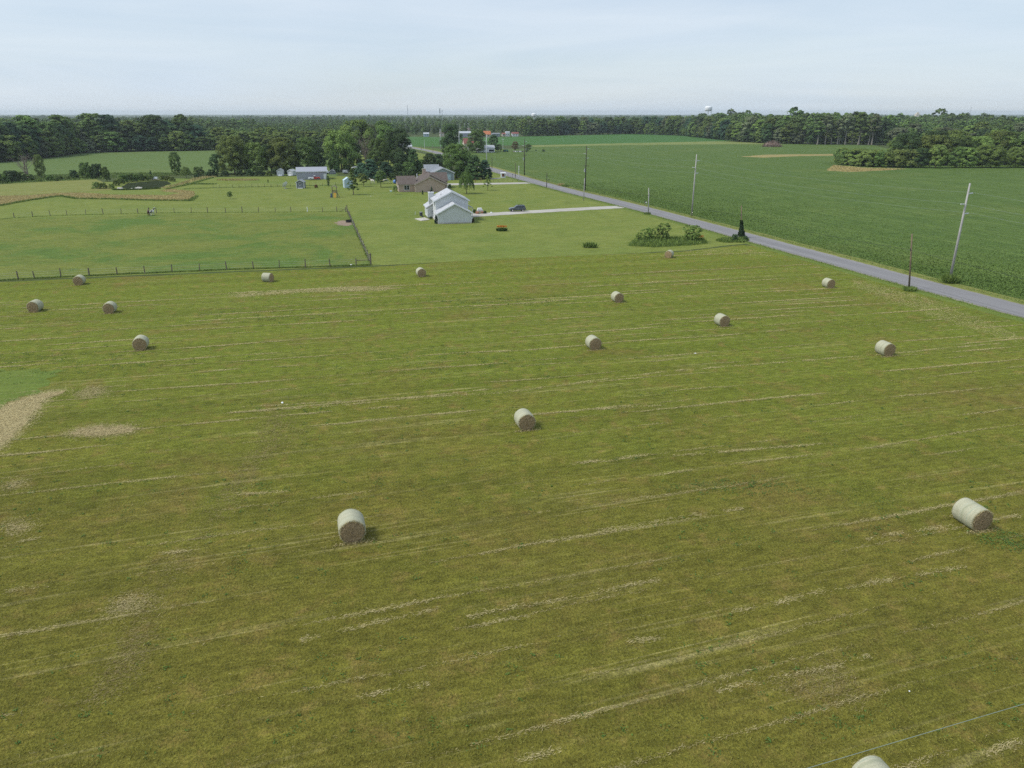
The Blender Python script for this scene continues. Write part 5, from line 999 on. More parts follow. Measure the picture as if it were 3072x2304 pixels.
for k, w in enumerate(('top', 'middle', 'lowest')): cable('power_line', [t[k] for t in tops], 1.0, 0.015, 'cable', '%s of the three power lines strung along the tall poles' % w, 'power line', 'power lines along the road')
shorts = [(62.1, 112.7, 8.7, 'old_pole', 'slim brown wooden pole beside the road, nearest of the short ones', 0), (50.8, 163.5, 7.0, 'old_pole', 'short pole wrapped in dark ivy at the roadside', 1), (37.2, 203.7, 7.0, 'grey_pole', 'short grey pole by the near driveway mouth with a stay wire', 2), (22.6, 236.9, 6.8, 'grey_pole', 'short pale pole in front of the dark transformer pole', 0), (12.8, 279.6, 5.3, 'brown_pole', 'short dark pole on the lawn side between the driveways', 0), (2.7, 303.3, 6.3, 'pale_pole', 'short pale pole beside the far driveway mouth', 0), (-9.9, 377.9, 5.4, 'brown_pole', 'short dark pole in front of the roadside pines', 0)]
st = []
LEAN = {62.1: -1.15, 50.8: -0.75, 37.2: -0.35}
for x, y, hh, mm, lb, q in shorts:
    e = empty('short_pole', (x, y, 0), 0, lb, 'pole', 'short poles along the near side of the road'); ln_ = LEAN.get(x, 0.05); mb = MB(); mb.tube([(0, 0, -0.1), (ln_*0.5, 0, hh*0.5), (ln_, 0.02, hh)], [0.14, 0.12, 0.10], 10); mb.build('pole', M[mm], e, True)
    mb = MB(); mb.box(ln_*0.72-0.16, ln_*0.72-0.08, -0.05, 0.05, hh*0.70, hh*0.75); mb.build('clamp', M['dark'], e); st.append(Vector((x+ln_*0.72-0.12, y, hh*0.72)))
    if q == 2:
        mb = MB(); mb.tube([(0, 0, hh*0.8), (-0.45, -0.3, 0)], 0.03, 5); mb.build('stay_wire', M['steel'], e)
    if q == 1:
        rg_ = np.random.default_rng(5); n = 3600; t = rg_.uniform(0, 1, n)**0.8; an = rg_.uniform(0, 6.283, n); rr = (0.78-0.58*t)*rg_.uniform(0.6, 1.05, n)*(1+0.10*np.sin(t*9+an*2)+0.08*np.sin(t*23+an)); cen = np.stack([rr*np.cos(an)-0.75*t*3.7/7.0, rr*np.sin(an), 0.1+t*3.7], 1); nr = unit(np.stack([np.cos(an), np.sin(an), np.full(n, 0.4)], 1)+rg_.normal(size=(n, 3))*0.4); a, b = frame(nr, rg_)
        iv = link('ivy', soup('ivy', cen, a*0.16, b*0.13), M['leaf'], e); iv.color = (0.028, 0.052, 0.02, 1); iv['label'] = 'dark ivy thickly covering the lower half of the pole'
cable('telephone_line', [st[0]+Vector((14, -62, 0.6))] + st, 0.5, 0.02, 'black_cable', 'dark telephone line strung between the short roadside poles', 'telephone line')
for (x, y), hh, lb in (((-67, 590), 6.3, 'thin pale pole at the far bend of the road'), ((at(1299, 456).x, at(1299, 456).y), 5.5, 'thin short pole before the far bend of the road'), ((at(1264, 450).x, at(1264, 450).y), 4.0, 'low marker pole at the outer side of the road bend'), ((at(1546, 533).x, at(1546, 533).y), 6.0, 'thin olive pole beside the mailboxes')):
    e = empty('short_pole', (x, y, 0), 0, lb, 'pole', 'short poles along the near side of the road'); mb = MB(); mb.tube([(0, 0, 0), (0, 0, hh)], [0.14, 0.10], 8); mb.build('pole', M['pale_pole' if 'pale' in lb else 'old_pole'], e)
a0 = at(2425, 2304, 8.0); a1 = at(3072, 2112, 8.0); dv = a1-a0
cable('overhead_wire', [a0-dv*2.2, a1+dv*2.2], 0.0, 0.010, 'cable', 'single thin overhead wire crossing the bottom right corner', 'wire')
# ------------------------------------------------------------------ fences
def fence(name, pxs, label, hh=1.35, rad=0.075, mm='post', wires=(0.4, 0.8, 1.15), lean=0.06, jit=0.12, special=()):
    e = empty(name, at(*pxs[0]), 0, label, 'fence'); o = e.location; rg_ = random.Random(len(pxs)); top = []
    for i, q in enumerate(pxs):
        p = at(*q)-o; h2 = hh*rg_.uniform(1-jit, 1+jit); r2 = rad*rg_.uniform(0.75, 1.25); lx, ly = rg_.uniform(-lean, lean), rg_.uniform(-lean, lean); mb = MB(); mb.tube([p, p+Vector((lx*h2, ly*h2, h2))], [r2*1.1, r2*0.9], 7); mb.build('post', M['white' if i in special else mm], e); top.append((p, Vector((lx, ly, 1))))
    for z in wires:
        mb = MB(); mb.tube([p+d_*z for p, d_ in top], 0.008, 3); mb.build('wire', M['steel'], e)
    return e, top
def lerp_px(a, b, n): return [(a[0]+(b[0]-a[0])*k/(n-1), a[1]+(b[1]-a[1])*k/(n-1)) for k in range(n)]
fs_, tp = fence('pasture_fence', [(-30, 845), (55.6, 838.7), (104, 836), (183, 832), (268, 828), (352, 824), (435, 821), (516.6, 817), (599, 813.6), (680.7, 810), (761, 807), (838.6, 805), (916.5, 803), (990.8, 800), (1069, 797), (1112.8, 795)], 'weathered post and wire fence along the front of the pasture', 1.45, 0.10)
mb = MB(); mb.tube([tp[-2][0]+Vector((0, 0, 0.95)), tp[-1][0]+Vector((0, 0, 0.95))], 0.06, 6); mb.build('corner_brace', M['post'], fs_)
fence('pasture_fence', [(43, 654), (98, 650), (151, 647), (201, 646), (258, 644), (310, 642.5), (364, 641.5), (414, 640), (470, 639.5), (523, 638.8), (574, 638.5), (623, 638), (677, 638), (727, 637.5), (775.7, 637), (826, 637), (873, 636.5), (922.6, 636), (968, 636), (1011, 635.5), (1037, 635)], 'post and wire fence along the back of the pasture, one post white', 1.5, 0.09, special=(17,))
pw = [at(1042, 637).lerp(at(1113, 795), k/21) for k in range(22)]
e = empty('pasture_fence', pw[0], 0, 'closely posted side fence of the pasture running towards the camera', 'fence'); rg_ = random.Random(4)
for k, q in enumerate(pw):
    p = q-pw[0]; h2 = rg_.uniform(1.2, 1.6) + (0.7 if k in (0, 21) else 0); mb = MB(); mb.tube([p, p+Vector((rg_.uniform(-.05, .05), 0, h2))], 0.085 if k not in (0, 21) else 0.13, 7); mb.build('post', M['post'], e)
for z in (0.4, 0.8, 1.1): mb = MB(); mb.tube([q-pw[0]+Vector((0, 0, z)) for q in pw], 0.008, 3); mb.build('wire', M['steel'], e)
mb = MB(); mb.tube([Vector((0, 0, 1.2)), at(1019, 636)-pw[0]+Vector((0, 0, 0.1))], 0.06, 6); mb.build('corner_brace', M['post'], e)
fence('garden_fence', lerp_px((640, 565), (1045, 556), 22), 'thin wire garden fence on dark stakes behind the lawn', 1.2, 0.045, 'brown_pole')
fence('garden_fence', lerp_px((1052, 555.5), (1192, 551), 8), 'short stretch of garden fence behind the small lawn trees', 1.2, 0.05)
fence('roadside_fence', lerp_px((1479, 517), (1536, 534), 13), 'low dark picket fence beside the road near the pines', 1.0, 0.05, 'brown_pole')
fence('driveway_fence', lerp_px((1480, 546.5), (1553, 544), 6), 'low wire fence along the far driveway', 0.9, 0.05)
for x, lb in ((1426, 'left reddish gate post by the far driveway'), (1443, 'right reddish gate post by the far driveway')):
    e = empty('gate_post', at(x, 547), 0, lb, 'post', 'pair of gate posts'); mb = MB(); mb.box(-0.1, 0.1, -0.1, 0.1, 0, 1.4); mb.build('shaft', plain('red_cedar', (0.24, 0.13, 0.085), 0.9), e); mb = MB(); mb.box(-0.13, 0.13, -0.13, 0.13, 1.401, 1.47); mb.build('cap', M['post'], e)

# ------------------------------------------------------------------ vehicles
def wheel(parent, x, y, r, w, rim='steel'):
    mb = MB(); mb.tube([(x, y-w/2, r), (x, y+w/2, r)], r, 20); o = mb.build('wheel', M['rubber'], parent)
    mb = MB(); sg = -1 if y < 0 else 1; mb.tube([(x, y+sg*(w/2-0.02), r), (x, y+sg*(w/2+0.012), r)], [r*0.62, r*0.55], 16); mb.build('rim', M[rim], o)
def body_prism(prof, w0, w1, zsplit=None):
    """side profile (x,z) swept across the width, narrower above zsplit"""
    mb = MB(); n = len(prof); vs = []
    for sgn in (-1, 1):
        for x, z in prof: vs.append((x, sgn*(w0 if z < (zsplit or 99) else w1)/2, z))
    mb.add(vs, [tuple(range(n)), tuple(range(2*n-1, n-1, -1))] + [(i, i+n, (i+1) % n+n, (i+1) % n) for i in range(n)]); return mb
M['carpaint'] = plain('grey_green_paint', (0.085, 0.105, 0.115), 0.28, 0.05, spec=0.6); M['cladding'] = plain('dark_cladding', (0.05, 0.055, 0.06), 0.5, 0.1); M['redpaint'] = plain('red_paint', (0.42, 0.035, 0.025), 0.4, 0.1, spec=0.5); M['lamp_red'] = plain('tail_lamp', (0.35, 0.02, 0.02), 0.2); M['lamp_white'] = plain('head_lamp', (0.7, 0.72, 0.74), 0.1); M['alloy'] = plain('alloy', (0.55, 0.53, 0.50), 0.4, 0.1, metal=0.5)
e = empty('parked_car', at(1552, 634), R(190), 'dark grey green estate car parked on the lawn beside the driveway', 'car')
pf = [(-2.25, 0.50), (-2.28, 0.95), (-2.18, 1.08), (0.95, 1.10), (2.05, 0.98), (2.25, 0.80), (2.28, 0.42), (1.95, 0.36), (1.90, 0.62), (1.68, 0.78), (1.32, 0.78), (1.10, 0.62), (1.05, 0.34), (-0.98, 0.34), (-1.02, 0.62), (-1.24, 0.78), (-1.60, 0.78), (-1.82, 0.62), (-1.88, 0.38)]
b = body_prism(pf, 1.80, 1.80).build('body', M['carpaint'], e, bevel=0.03)
gh = [(-2.16, 1.085), (0.92, 1.085), (0.20, 1.66), (0.0, 1.70), (-1.85, 1.72), (-2.02, 1.64)]
g_ = MB(); n = len(gh); vs = [(x, sg*(0.86 if z < 1.2 else 0.66), z) for sg in (-1, 1) for x, z in gh]; g_.add(vs, [tuple(range(n)), tuple(range(2*n-1, n-1, -1))] + [(i, i+n, (i+1) % n+n, (i+1) % n) for i in range(n)]); g_.build('cabin', M['carpaint'], e, bevel=0.02)
def sidewin(x0, x1, xt0, xt1, sg):
    mb = MB(); y0, y1 = sg*0.868, sg*0.715; o = sg*0.012
    mb.add([(x0, y0+o-sg*0.025, 1.17), (x1, y0+o-sg*0.025, 1.17), (xt1, y1+o, 1.58), (xt0, y1+o, 1.58)], [(0, 1, 2, 3)]); mb.build('side_window', M['glass'], e)
for sg in (-1, 1):
    sidewin(0.02, 0.68, 0.02, 0.24, sg); sidewin(-0.92, -0.06, -0.92, -0.06, sg); sidewin(-1.95, -1.02, -1.80, -1.02, sg)
    mb = MB(); mb.tube([(-1.6, sg*0.55, 1.78), (-0.1, sg*0.55, 1.76)], 0.03, 6); mb.build('roof_rail', M['dark'], e)
    mb = MB(); mb.box(-1.0, 1.06, sg*0.905-0.02, sg*0.905+0.02, 0.38, 0.62); mb.build('lower_cladding', M['cladding'], e)
    mb = MB(); mb.box(0.62, 0.80, sg*0.93-0.06, sg*0.93+0.06, 1.12, 1.24); mb.build('mirror', M['carpaint'], e)
    mb = MB(); mb.box(2.20, 2.27, sg*0.66-0.18, sg*0.66+0.18, 0.72, 0.88); mb.build('headlight', M['lamp_white'], e)
    mb = MB(); mb.box(-2.31, -2.25, sg*0.78-0.08, sg*0.78+0.08, 0.80, 1.12); mb.build('taillight', M['lamp_red'], e)
mb = MB(); mb.add([(0.90, -0.72, 1.14), (0.90, 0.72, 1.14), (0.30, 0.58, 1.62), (0.30, -0.58, 1.62)], [(0, 1, 2, 3)]); mb.build('windscreen', M['glass'], e)
mb = MB(); mb.add([(-2.175, -0.66, 1.18), (-2.175, 0.66, 1.18), (-2.07, 0.56, 1.58), (-2.07, -0.56, 1.58)], [(3, 2, 1, 0)]); mb.build('rear_window', M['glass'], e)
mb = MB(); mb.box(2.22, 2.36, -0.88, 0.88, 0.40, 0.62); mb.build('front_bumper', M['cladding'], e, bevel=0.03); mb = MB(); mb.box(-2.38, -2.24, -0.88, 0.88, 0.42, 0.66); mb.build('rear_bumper', M['cladding'], e, bevel=0.03)
for x in (1.5, -1.42):
    for y in (-0.80, 0.80): wheel(e, x, y, 0.36, 0.24, 'alloy')
e = empty('pickup_truck', at(943, 540), R(14), 'old pickup with a red front and a white bed parked along the barn', 'pickup truck')
body_prism([(-0.15, 0.45), (-0.15, 1.12), (0.9, 1.12), (2.3, 1.06), (2.42, 0.9), (2.45, 0.45), (2.0, 0.42), (1.92, 0.72), (1.55, 0.84), (1.2, 0.72), (1.12, 0.42)], 1.75, 1.75).build('body', M['redpaint'], e, bevel=0.05)
body_prism([(-0.10, 1.12), (0.85, 1.12), (0.50, 1.62), (-0.08, 1.62)], 1.55, 1.35, 1.4).build('cab', M['redpaint'], e, bevel=0.03)
mb = MB(); mb.box(-0.16, 0.56, -0.72, 0.72, 1.625, 1.72); mb.build('cab_roof', M['white'], e, bevel=0.03)
mb = MB(); mb.box(-2.35, -0.22, -0.72, 0.72, 0.62, 0.70); mb.box(-2.35, -0.22, -0.78, -0.72, 0.5, 1.12); mb.box(-2.35, -0.22, 0.72, 0.78, 0.5, 1.12); mb.box(-2.41, -2.35, -0.78, 0.78, 0.5, 1.12); mb.box(-0.28, -0.20, -0.72, 0.72, 0.7, 1.12); mb.build('bed', M['white'], e)
for sg in (-1, 1):
    mb = MB(); fa = [(-1.5+0.52*math.cos(t), 0.45+0.52*math.sin(t)) for t in np.linspace(0, math.pi, 9)]; fb = [(-1.5+0.40*math.cos(t), 0.45+0.40*math.sin(t)) for t in np.linspace(math.pi, 0, 9)]; y0, y1 = sorted((sg*0.785, sg*0.98)); mb.prism(fa+fb, y0, y1, 'y'); mb.build('rear_fender', M['white'], e)
    mb = MB(); mb.add([(-0.02, sg*0.775, 1.17), (0.72, sg*0.775, 1.17), (0.45, sg*0.70, 1.56), (0.0, sg*0.70, 1.56)], [(0, 1, 2, 3)]); mb.build('side_window', M['glass'], e)
    mb = MB(); mb.ball((2.42, sg*0.62, 0.82), 0.12, 10, 6); mb.build('headlight', M['lamp_white'], e)
for x in (1.55, -1.5):
    for y in (-0.78, 0.78): wheel(e, x, y, 0.36, 0.2, 'alloy')
# teal tractor by the junk heap
e = empty('tractor', at(1516, 456), R(20), 'small teal tractor parked near the white barn', 'tractor'); M['teal'] = plain('teal_paint', (0.06, 0.22, 0.22), 0.5)
mb = MB(); mb.box(0.2, 2.0, -0.4, 0.4, 0.9, 1.5); mb.build('hood', M['teal'], e, bevel=0.06); mb = MB(); mb.box(-1.0, 0.2, -0.7, 0.7, 2.3, 2.42); mb.build('canopy', M['teal'], e); mb = MB(); mb.box(-0.8, 0.2, -0.5, 0.5, 0.8, 1.1); mb.box(-0.9, -0.6, -0.35, 0.35, 1.105, 1.6); mb.build('seat', M['dark'], e)
for x in (-0.95, 0.15):
    for y in (-0.65, 0.65): mb = MB(); mb.tube([(x, y, 0.9), (x, y, 2.3)], 0.04, 5); mb.build('canopy_post', M['dark'], e)
for x, r_ in ((-0.6, 0.75), (1.6, 0.42)):
    for y in (-0.85, 0.85): wheel(e, x, y, r_, 0.35, 'teal')

# ------------------------------------------------------------------ horses
def horse(px, rz, m, label, head=0.0, graze=False, scale=1.0):
    """one continuous skin over a jointed skeleton, nose towards +x"""
    V = []; E_ = []; Rd = []
    def j(p, r, par=None):
        V.append(p); Rd.append(r); i = len(V)-1
        if par is not None: E_.append((par, i))
        return i
    pel = j((-0.55, 0, 1.22), (0.27, 0.30)); bl = j((-0.15, 0, 1.16), (0.29, 0.32), pel); ch = j((0.32, 0, 1.18), (0.26, 0.34), bl); sh = j((0.60, 0, 1.30), (0.19, 0.28), ch)
    if graze: nk = j((0.90, 0.02, 1.05), (0.12, 0.19), sh); n2 = j((1.12, 0.05, 0.68), (0.09, 0.13), nk); pl = j((1.20, 0.06, 0.42), (0.10, 0.13), n2); mz = j((1.32, 0.06, 0.14), (0.06, 0.07), pl)
    else: nk = j((0.85, 0.0, 1.55), (0.11, 0.19), sh); n2 = j((1.02, head*0.1, 1.82), (0.09, 0.13), nk); pl = j((1.16, head*0.15, 1.86), (0.10, 0.13), n2); mz = j((1.45, head*0.3, 1.62), (0.06, 0.075), pl)
    for sg in (-1, 1): j((V[n2][0]+0.02, V[n2][1]+sg*0.08, V[n2][2]+(0.20 if not graze else 0.12)), (0.02, 0.035), n2)
    for sg in (-1, 1):
        k = j((0.40, sg*0.17, 0.90), (0.11, 0.12), ch); k = j((0.42, sg*0.18, 0.52), (0.065, 0.07), k); k = j((0.42, sg*0.18, 0.14), (0.042, 0.045), k); j((0.46, sg*0.18, 0.02), (0.06, 0.06), k)
        k = j((-0.48, sg*0.18, 0.92), (0.14, 0.17), pel); k = j((-0.72, sg*0.18, 0.58), (0.065, 0.085), k); k = j((-0.66, sg*0.18, 0.16), (0.042, 0.05), k); j((-0.62, sg*0.18, 0.02), (0.06, 0.06), k)
    k = j((-0.84, 0, 1.20), (0.06, 0.06), pel); k = j((-0.95, 0.0, 0.85), (0.07, 0.07), k); j((-0.95, 0, 0.48), (0.03, 0.03), k)
    me = bpy.data.meshes.new('horse'); me.from_pydata(V, E_, []); o = link('horse', me, m, loc=at(*px), rz=rz); o.scale = (scale,)*3
    sk = o.modifiers.new('skin', 'SKIN'); sk.use_smooth_shade = True
    for i, r_ in enumerate(Rd): me.skin_vertices[0].data[i].radius = r_
    me.skin_vertices[0].data[0].use_root = True; ss = o.modifiers.new('sub', 'SUBSURF'); ss.levels = 1; ss.render_levels = 2
    tag(o, label, 'horse', 'horses'); return o
def coat(name, c0, c1, cut):
    m, nt, p = newmat(name); t = N(nt, 'ShaderNodeTexCoord').outputs['Object']; f = noise(nt, t, 1.5, 2, 0.4)
    nt.links.new(mix(nt, rng_(nt, f, cut-0.02, cut+0.02), col(*c0), col(*c1)), p.inputs['Base Color']); p.inputs['Roughness'].default_value = 0.7; return m
c_brown = coat('bay_coat', (0.055, 0.020, 0.010), (0.03, 0.012, 0.008), 0.62); c_paint = coat('pinto_coat', (0.72, 0.70, 0.66), (0.04, 0.03, 0.025), 0.56); c_white = coat('grey_coat', (0.66, 0.62, 0.55), (0.28, 0.16, 0.09), 0.62)
horse((447, 647), R(112), c_brown, 'dark brown horse standing by the back pasture fence', -0.8); horse((458, 646), R(75), c_paint, 'white pinto horse beside the brown one in the pasture', 0.4)
horse((1118, 550), R(170), c_white, 'white horse behind the small trees left of the brick house', 0.3); horse((1156, 549), R(10), c_white, 'white horse nearest to the brick house, half hidden by a tree', 0.0, True)

# ------------------------------------------------------------------ garden and farm things
def stick_soup(name, m, parent, n, rx, ry, rz_, ln, r, seed):
    rg_ = random.Random(seed); mb = MB()
    for _ in range(n):
        a = rg_.uniform(0, 6.28); q = math.sqrt(rg_.random()); x, y = rx*q*math.cos(a), ry*q*math.sin(a); z = max(0.1, rz_*(1-q**1.6)*rg_.uniform(0.55, 1.0)); d_ = Vector((rg_.gauss(0, 1), rg_.gauss(0, 1), rg_.gauss(0, 0.35))).normalized()*ln*rg_.uniform(0.3, 1)
        p = Vector((x, y, z)); p2 = p+d_; p2.z = max(p2.z, 0.05); mb.tube([p-d_*0.5, p2], [r*rg_.uniform(0.5, 1.3), r*0.3], 4, False)
    return mb.build(name, m, parent)
M['brushwood'] = plain('brushwood', (0.17, 0.12, 0.095), 0.95, 0.35, 0.6); M['brushwood2'] = plain('reddish_brushwood', (0.20, 0.115, 0.085), 0.95, 0.35, 0.6)
for px, rx, ry, hh, mm, lb in [((2316, 440), 7.5, 5, 5.2, 'brushwood', 'big grey brown pile of uprooted trees and branches'), ((2388, 430.5), 4.6, 4, 5.0, 'brushwood2', 'smaller reddish brush pile beside the wood edge')]:
    e = empty('brush_pile', at(*px), 0, lb, 'brush pile', 'brush piles at the far side of the bean field'); mb = MB(); mb.ball((0, 0, 0), (rx*0.9, ry*0.9, hh*0.75), 18, 8); mb.build('earth_core', M['brushwood'], e); stick_soup('branches', M[mm], e, 420, rx, ry, hh, 3.2, 0.16, 5+int(rx))
# play tower
e = empty('play_tower', at(1005, 592), R(10), 'wooden play tower with slide and ladder on the lawn', 'play tower')
M['playwood'] = plain('play_wood', (0.15, 0.11, 0.085), 0.9, 0.3); M['yellow'] = plain('yellow_plastic', (0.45, 0.26, 0.03), 0.5); M['blue'] = plain('blue_plastic', (0.08, 0.12, 0.22), 0.5)
for x in (-0.75, 0.75):
    for y in (-0.6, 0.6): mb = MB(); mb.tube([(x*1.05, y, 0), (x*0.9, y, 3.6)], 0.07, 6); mb.build('post', M['playwood'], e)
mb = MB(); mb.box(-0.85, 0.85, -0.7, 0.7, 1.45, 1.55); mb.build('platform', M['playwood'], e)
mb = MB(); gable_roof(mb, -0.9, 0.9, -0.6, 0.6, 3.1, 3.7, 'y', 0.1, 0.05); mb.build('roof', plain('faded_canvas', (0.28, 0.23, 0.22), 0.9), e)
for z in (1.75, 2.0, 2.25): mb = MB(); mb.box(-0.85, 0.85, -0.72, -0.67, z, z+0.14); mb.build('rail', M['playwood'], e)
mb = MB(); mb.add([(-0.3, -0.75, 1.5), (0.45, -0.75, 1.5), (0.45, -1.5, 0.1), (-0.3, -1.5, 0.1), (-0.3, -0.75, 1.42), (0.45, -0.75, 1.42), (0.45, -1.5, 0.02), (-0.3, -1.5, 0.02)], [(0,1,2,3),(7,6,5,4),(0,4,5,1),(1,5,6,2),(2,6,7,3),(3,7,4,0)]); mb.build('slide', M['yellow'], e)
for x in (-1.6, 1.6): mb = MB(); mb.tube([(x*0.5, -0.3, 1.5), (x, -0.9, 0)], 0.08, 6); mb.build('brace', M['playwood'], e)
mb = MB(); mb.box(-1.35, -0.85, -0.75, -0.6, 0.0, 1.3); mb.build('climbing_wall', M['blue'], e); mb = MB(); mb.tube([(0.7, 0, 2.0), (1.7, -0.1, 2.0)], 0.06, 6); mb.build('swing_beam', M['playwood'], e)
# satellite dish
e = empty('satellite_dish', at(857, 566), R(-115), 'old white satellite dish standing on the lawn', 'satellite dish')
mb = MB(); rings = 6; vs = []; fsx = []
for j_ in range(rings+1):
    r_ = 1.25*j_/rings
    for i in range(20):
        t = 2*math.pi*i/20; vs.append((r_*math.cos(t), 0.28*(r_/1.25)**2*-1, r_*math.sin(t)))
for j_ in range(rings):
    for i in range(20): fsx.append((j_*20+i, j_*20+(i+1) % 20, (j_+1)*20+(i+1) % 20, (j_+1)*20+i))
mb.add(vs, fsx); dsh = mb.build('dish', M['white'], e); dsh.location = (0, 0, 1.35); dsh.rotation_euler = (R(-35), 0, 0)
mb = MB(); mb.tube([(0, 0, 0), (0, 0, 1.3)], 0.08, 8); mb.build('mast', M['steel'], e); mb = MB(); mb.tube([(0, -0.25, 1.4), (0, -1.0, 1.95)], 0.03, 6); mb.build('feed_arm', M['steel'], e); mb = MB(); mb.box(-0.5, 0.5, -0.4, 0.4, 0, 0.14); mb.build('base', M['concrete'], e)
# white shelter box by the road
e = empty('roadside_shelter', at(1510, 534), R(8), 'small white roadside shelter with a brown inside', 'shelter')
mb = MB(); mb.box(-0.95, -0.55, 0, 1.4, 0, 1.9); mb.box(0.55, 0.95, 0, 1.4, 0, 1.9); mb.box(-0.55, 0.55, 0, 1.4, 0, 0.5); mb.box(-0.55, 0.55, 1.3, 1.4, 0.5, 1.9); mb.build('wall', M['white'], e)
mb = MB(); mb.box(-0.54, 0.54, 0.3, 0.36, 0.505, 1.85); mb.build('inside', plain('brown_board', (0.22, 0.09, 0.05), 0.8), e); mb = MB(); mb.slab([(-1.15, -0.3, 2.0), (1.15, -0.3, 2.0), (1.15, 1.6, 2.15), (-1.15, 1.6, 2.15)], 0.08); mb.build('roof', M['white'], e)
def mailbox(px, label, m='dark', h=1.1, rz=GRID):
    e = empty('mailbox', at(*px), rz, label, 'mailbox'); mb = MB(); mb.box(-0.05, 0.05, -0.05, 0.05, 0, h); mb.build('post', M['post'], e)
    mb = MB(); pr = [(0.14*math.cos(t), h+0.14+0.14*math.sin(t)) for t in np.linspace(0, math.pi, 9)] + [(-0.14, h+0.002), (0.14, h+0.002)]; mb.prism(pr, -0.26, 0.26, 'y'); mb.build('box', M[m], e); mb = MB(); mb.box(0.145, 0.16, -0.05, 0.0, h+0.12, h+0.3); mb.build('flag', M['redpaint'], e)
mailbox((1646.5, 549), 'black mailbox across the road from the lawn pole', h=1.3); mailbox((1538, 532), 'left black mailbox by the white shelter'); mailbox((1546, 535), 'right black mailbox by the white shelter'); mailbox((1934.5, 616), 'black mailbox with a white front across from the near driveway', h=1.0)
e = empty('newspaper_box', at(1938, 616.5), GRID, 'pale newspaper tube beside the mailbox across the road', 'newspaper box'); mb = MB(); mb.tube([(0, 0, 0), (0, 0, 0.8)], 0.03, 6); mb.build('post', M['steel'], e); mb = MB(); mb.box(-0.1, 0.1, -0.25, 0.25, 0.801, 1.0); mb.build('tube', M['white'], e)
# patio, bin, stake, cart and pots round the white house
pp = P([(1244, 657.5), (1264, 663.5), (1289, 660), (1274, 654)]); o_ = pp[0]; mb = MB(); mb.add([(q.x, q.y, 0.0) for q in pp]+[(q.x, q.y, 0.16) for q in pp], [(3,2,1,0),(4,5,6,7)]+[(i, (i+1) % 4, (i+1) % 4+4, i+4) for i in range(4)]); sl = mb.build('patio_slab', M['concrete'], None); tag(sl, 'pale concrete slab in the grass left of the white house', 'slab')
e = empty('charcoal_grill', at(1268, 659), R(20), 'small black grill standing on the concrete slab', 'grill'); e.location.z = 0.16
for t in (0, 2.1, 4.2): mb = MB(); mb.tube([(0.1*math.cos(t), 0.1*math.sin(t), 0.55), (0.3*math.cos(t), 0.3*math.sin(t), 0)], 0.02, 5); mb.build('leg', M['steel'], e)
mb = MB(); mb.ball((0, 0, 0.68), (0.28, 0.28, 0.2), 14, 8); mb.build('bowl', M['dark'], e)
e = empty('waste_bin', at(1263.5, 648), 0, 'dark grey round bin on the grass left of the white house', 'bin'); mb = MB(); mb.tube([(0, 0, 0), (0, 0, 1.0)], [0.38, 0.44], 16); mb.build('body', plain('dark_grey_plastic', (0.05, 0.055, 0.06), 0.6), e); mb = MB(); mb.tube([(0, 0, 1.001), (0, 0, 1.07)], [0.47, 0.40], 16); mb.build('lid', M['slateroof'], e)
e = empty('lawn_stake', at(1246, 644), 0, 'short white stake in the grass beside the dark bin', 'stake'); mb = MB(); mb.box(-0.06, 0.06, -0.06, 0.06, 0, 0.7); mb.box(-0.09, 0.09, -0.09, 0.09, 0.701, 0.76); mb.build('shaft', M['white'], e)
e = empty('garden_cart', at(1440, 640), R(10), 'white utility cart parked where the near driveway ends', 'cart'); mb = MB(); mb.box(-0.9, 0.9, -0.55, 0.55, 0.4, 0.85); mb.build('body', M['concrete'], e, bevel=0.05); mb = MB(); mb.add([(-0.75, -0.5, 0.86), (0.7, -0.5, 0.86), (0.45, -0.45, 1.45), (-0.6, -0.45, 1.45), (-0.75, 0.5, 0.86), (0.7, 0.5, 0.86), (0.45, 0.45, 1.45), (-0.6, 0.45, 1.45)], [(0,1,2,3),(7,6,5,4),(0,4,5,1),(1,5,6,2),(2,6,7,3),(3,7,4,0)]); mb.build('canopy', M['white'], e)
for x in (-0.6, 0.6):
    for y in (-0.5, 0.5): wheel(e, x, y, 0.25, 0.15)
M['terracotta'] = plain('terracotta', (0.42, 0.20, 0.12), 0.85)
for x, y, lb in ((1432, 641.5, 'left terracotta planter in front of the white cart'), (1447, 640.5, 'right terracotta planter in front of the white cart')):
    e = empty('planter', at(x, y), 0, lb, 'planter', 'terracotta planters'); mb = MB(); mb.tube([(0, 0, 0), (0, 0, 0.45)], [0.35, 0.5], 14); mb.build('pot', M['terracotta'], e); mb = MB(); mb.tube([(0, 0, 0.44), (0, 0, 0.52)], 0.54, 14); mb.build('rim', M['terracotta'], e)
for a in [('bush0', 1424, 640, 628, 'dark', 'dark shrub at the porch corner of the white house', 0.7), ('bush1', 1455, 641, 632, 'dark', 'low dark shrub right of the white cart', 0.8), ('conifer1', 1309, 671, 646, (0.03, 0.062, 0.035), 'bluish evergreen bush at the left corner of the garage', 0.75), ('bush2', 1293, 658, 649, 'dark', 'spindly dark bush between slab and side wing', 0.6), ('bush3', 1419, 668, 655, (0.075, 0.07, 0.025), 'brownish weedy bush at the right garage corner', 0.5)]:
    tree_px(*a[:6], name='house_bush', w=a[6], cat='bush')
e = empty('white_rock', at(1474, 640), 0, 'white rock beside the near driveway', 'rock'); mb = MB(); mb.ball((0, 0, 0.15), (0.32, 0.25, 0.24), 9, 6); mb.build('stone', M['white'], e)
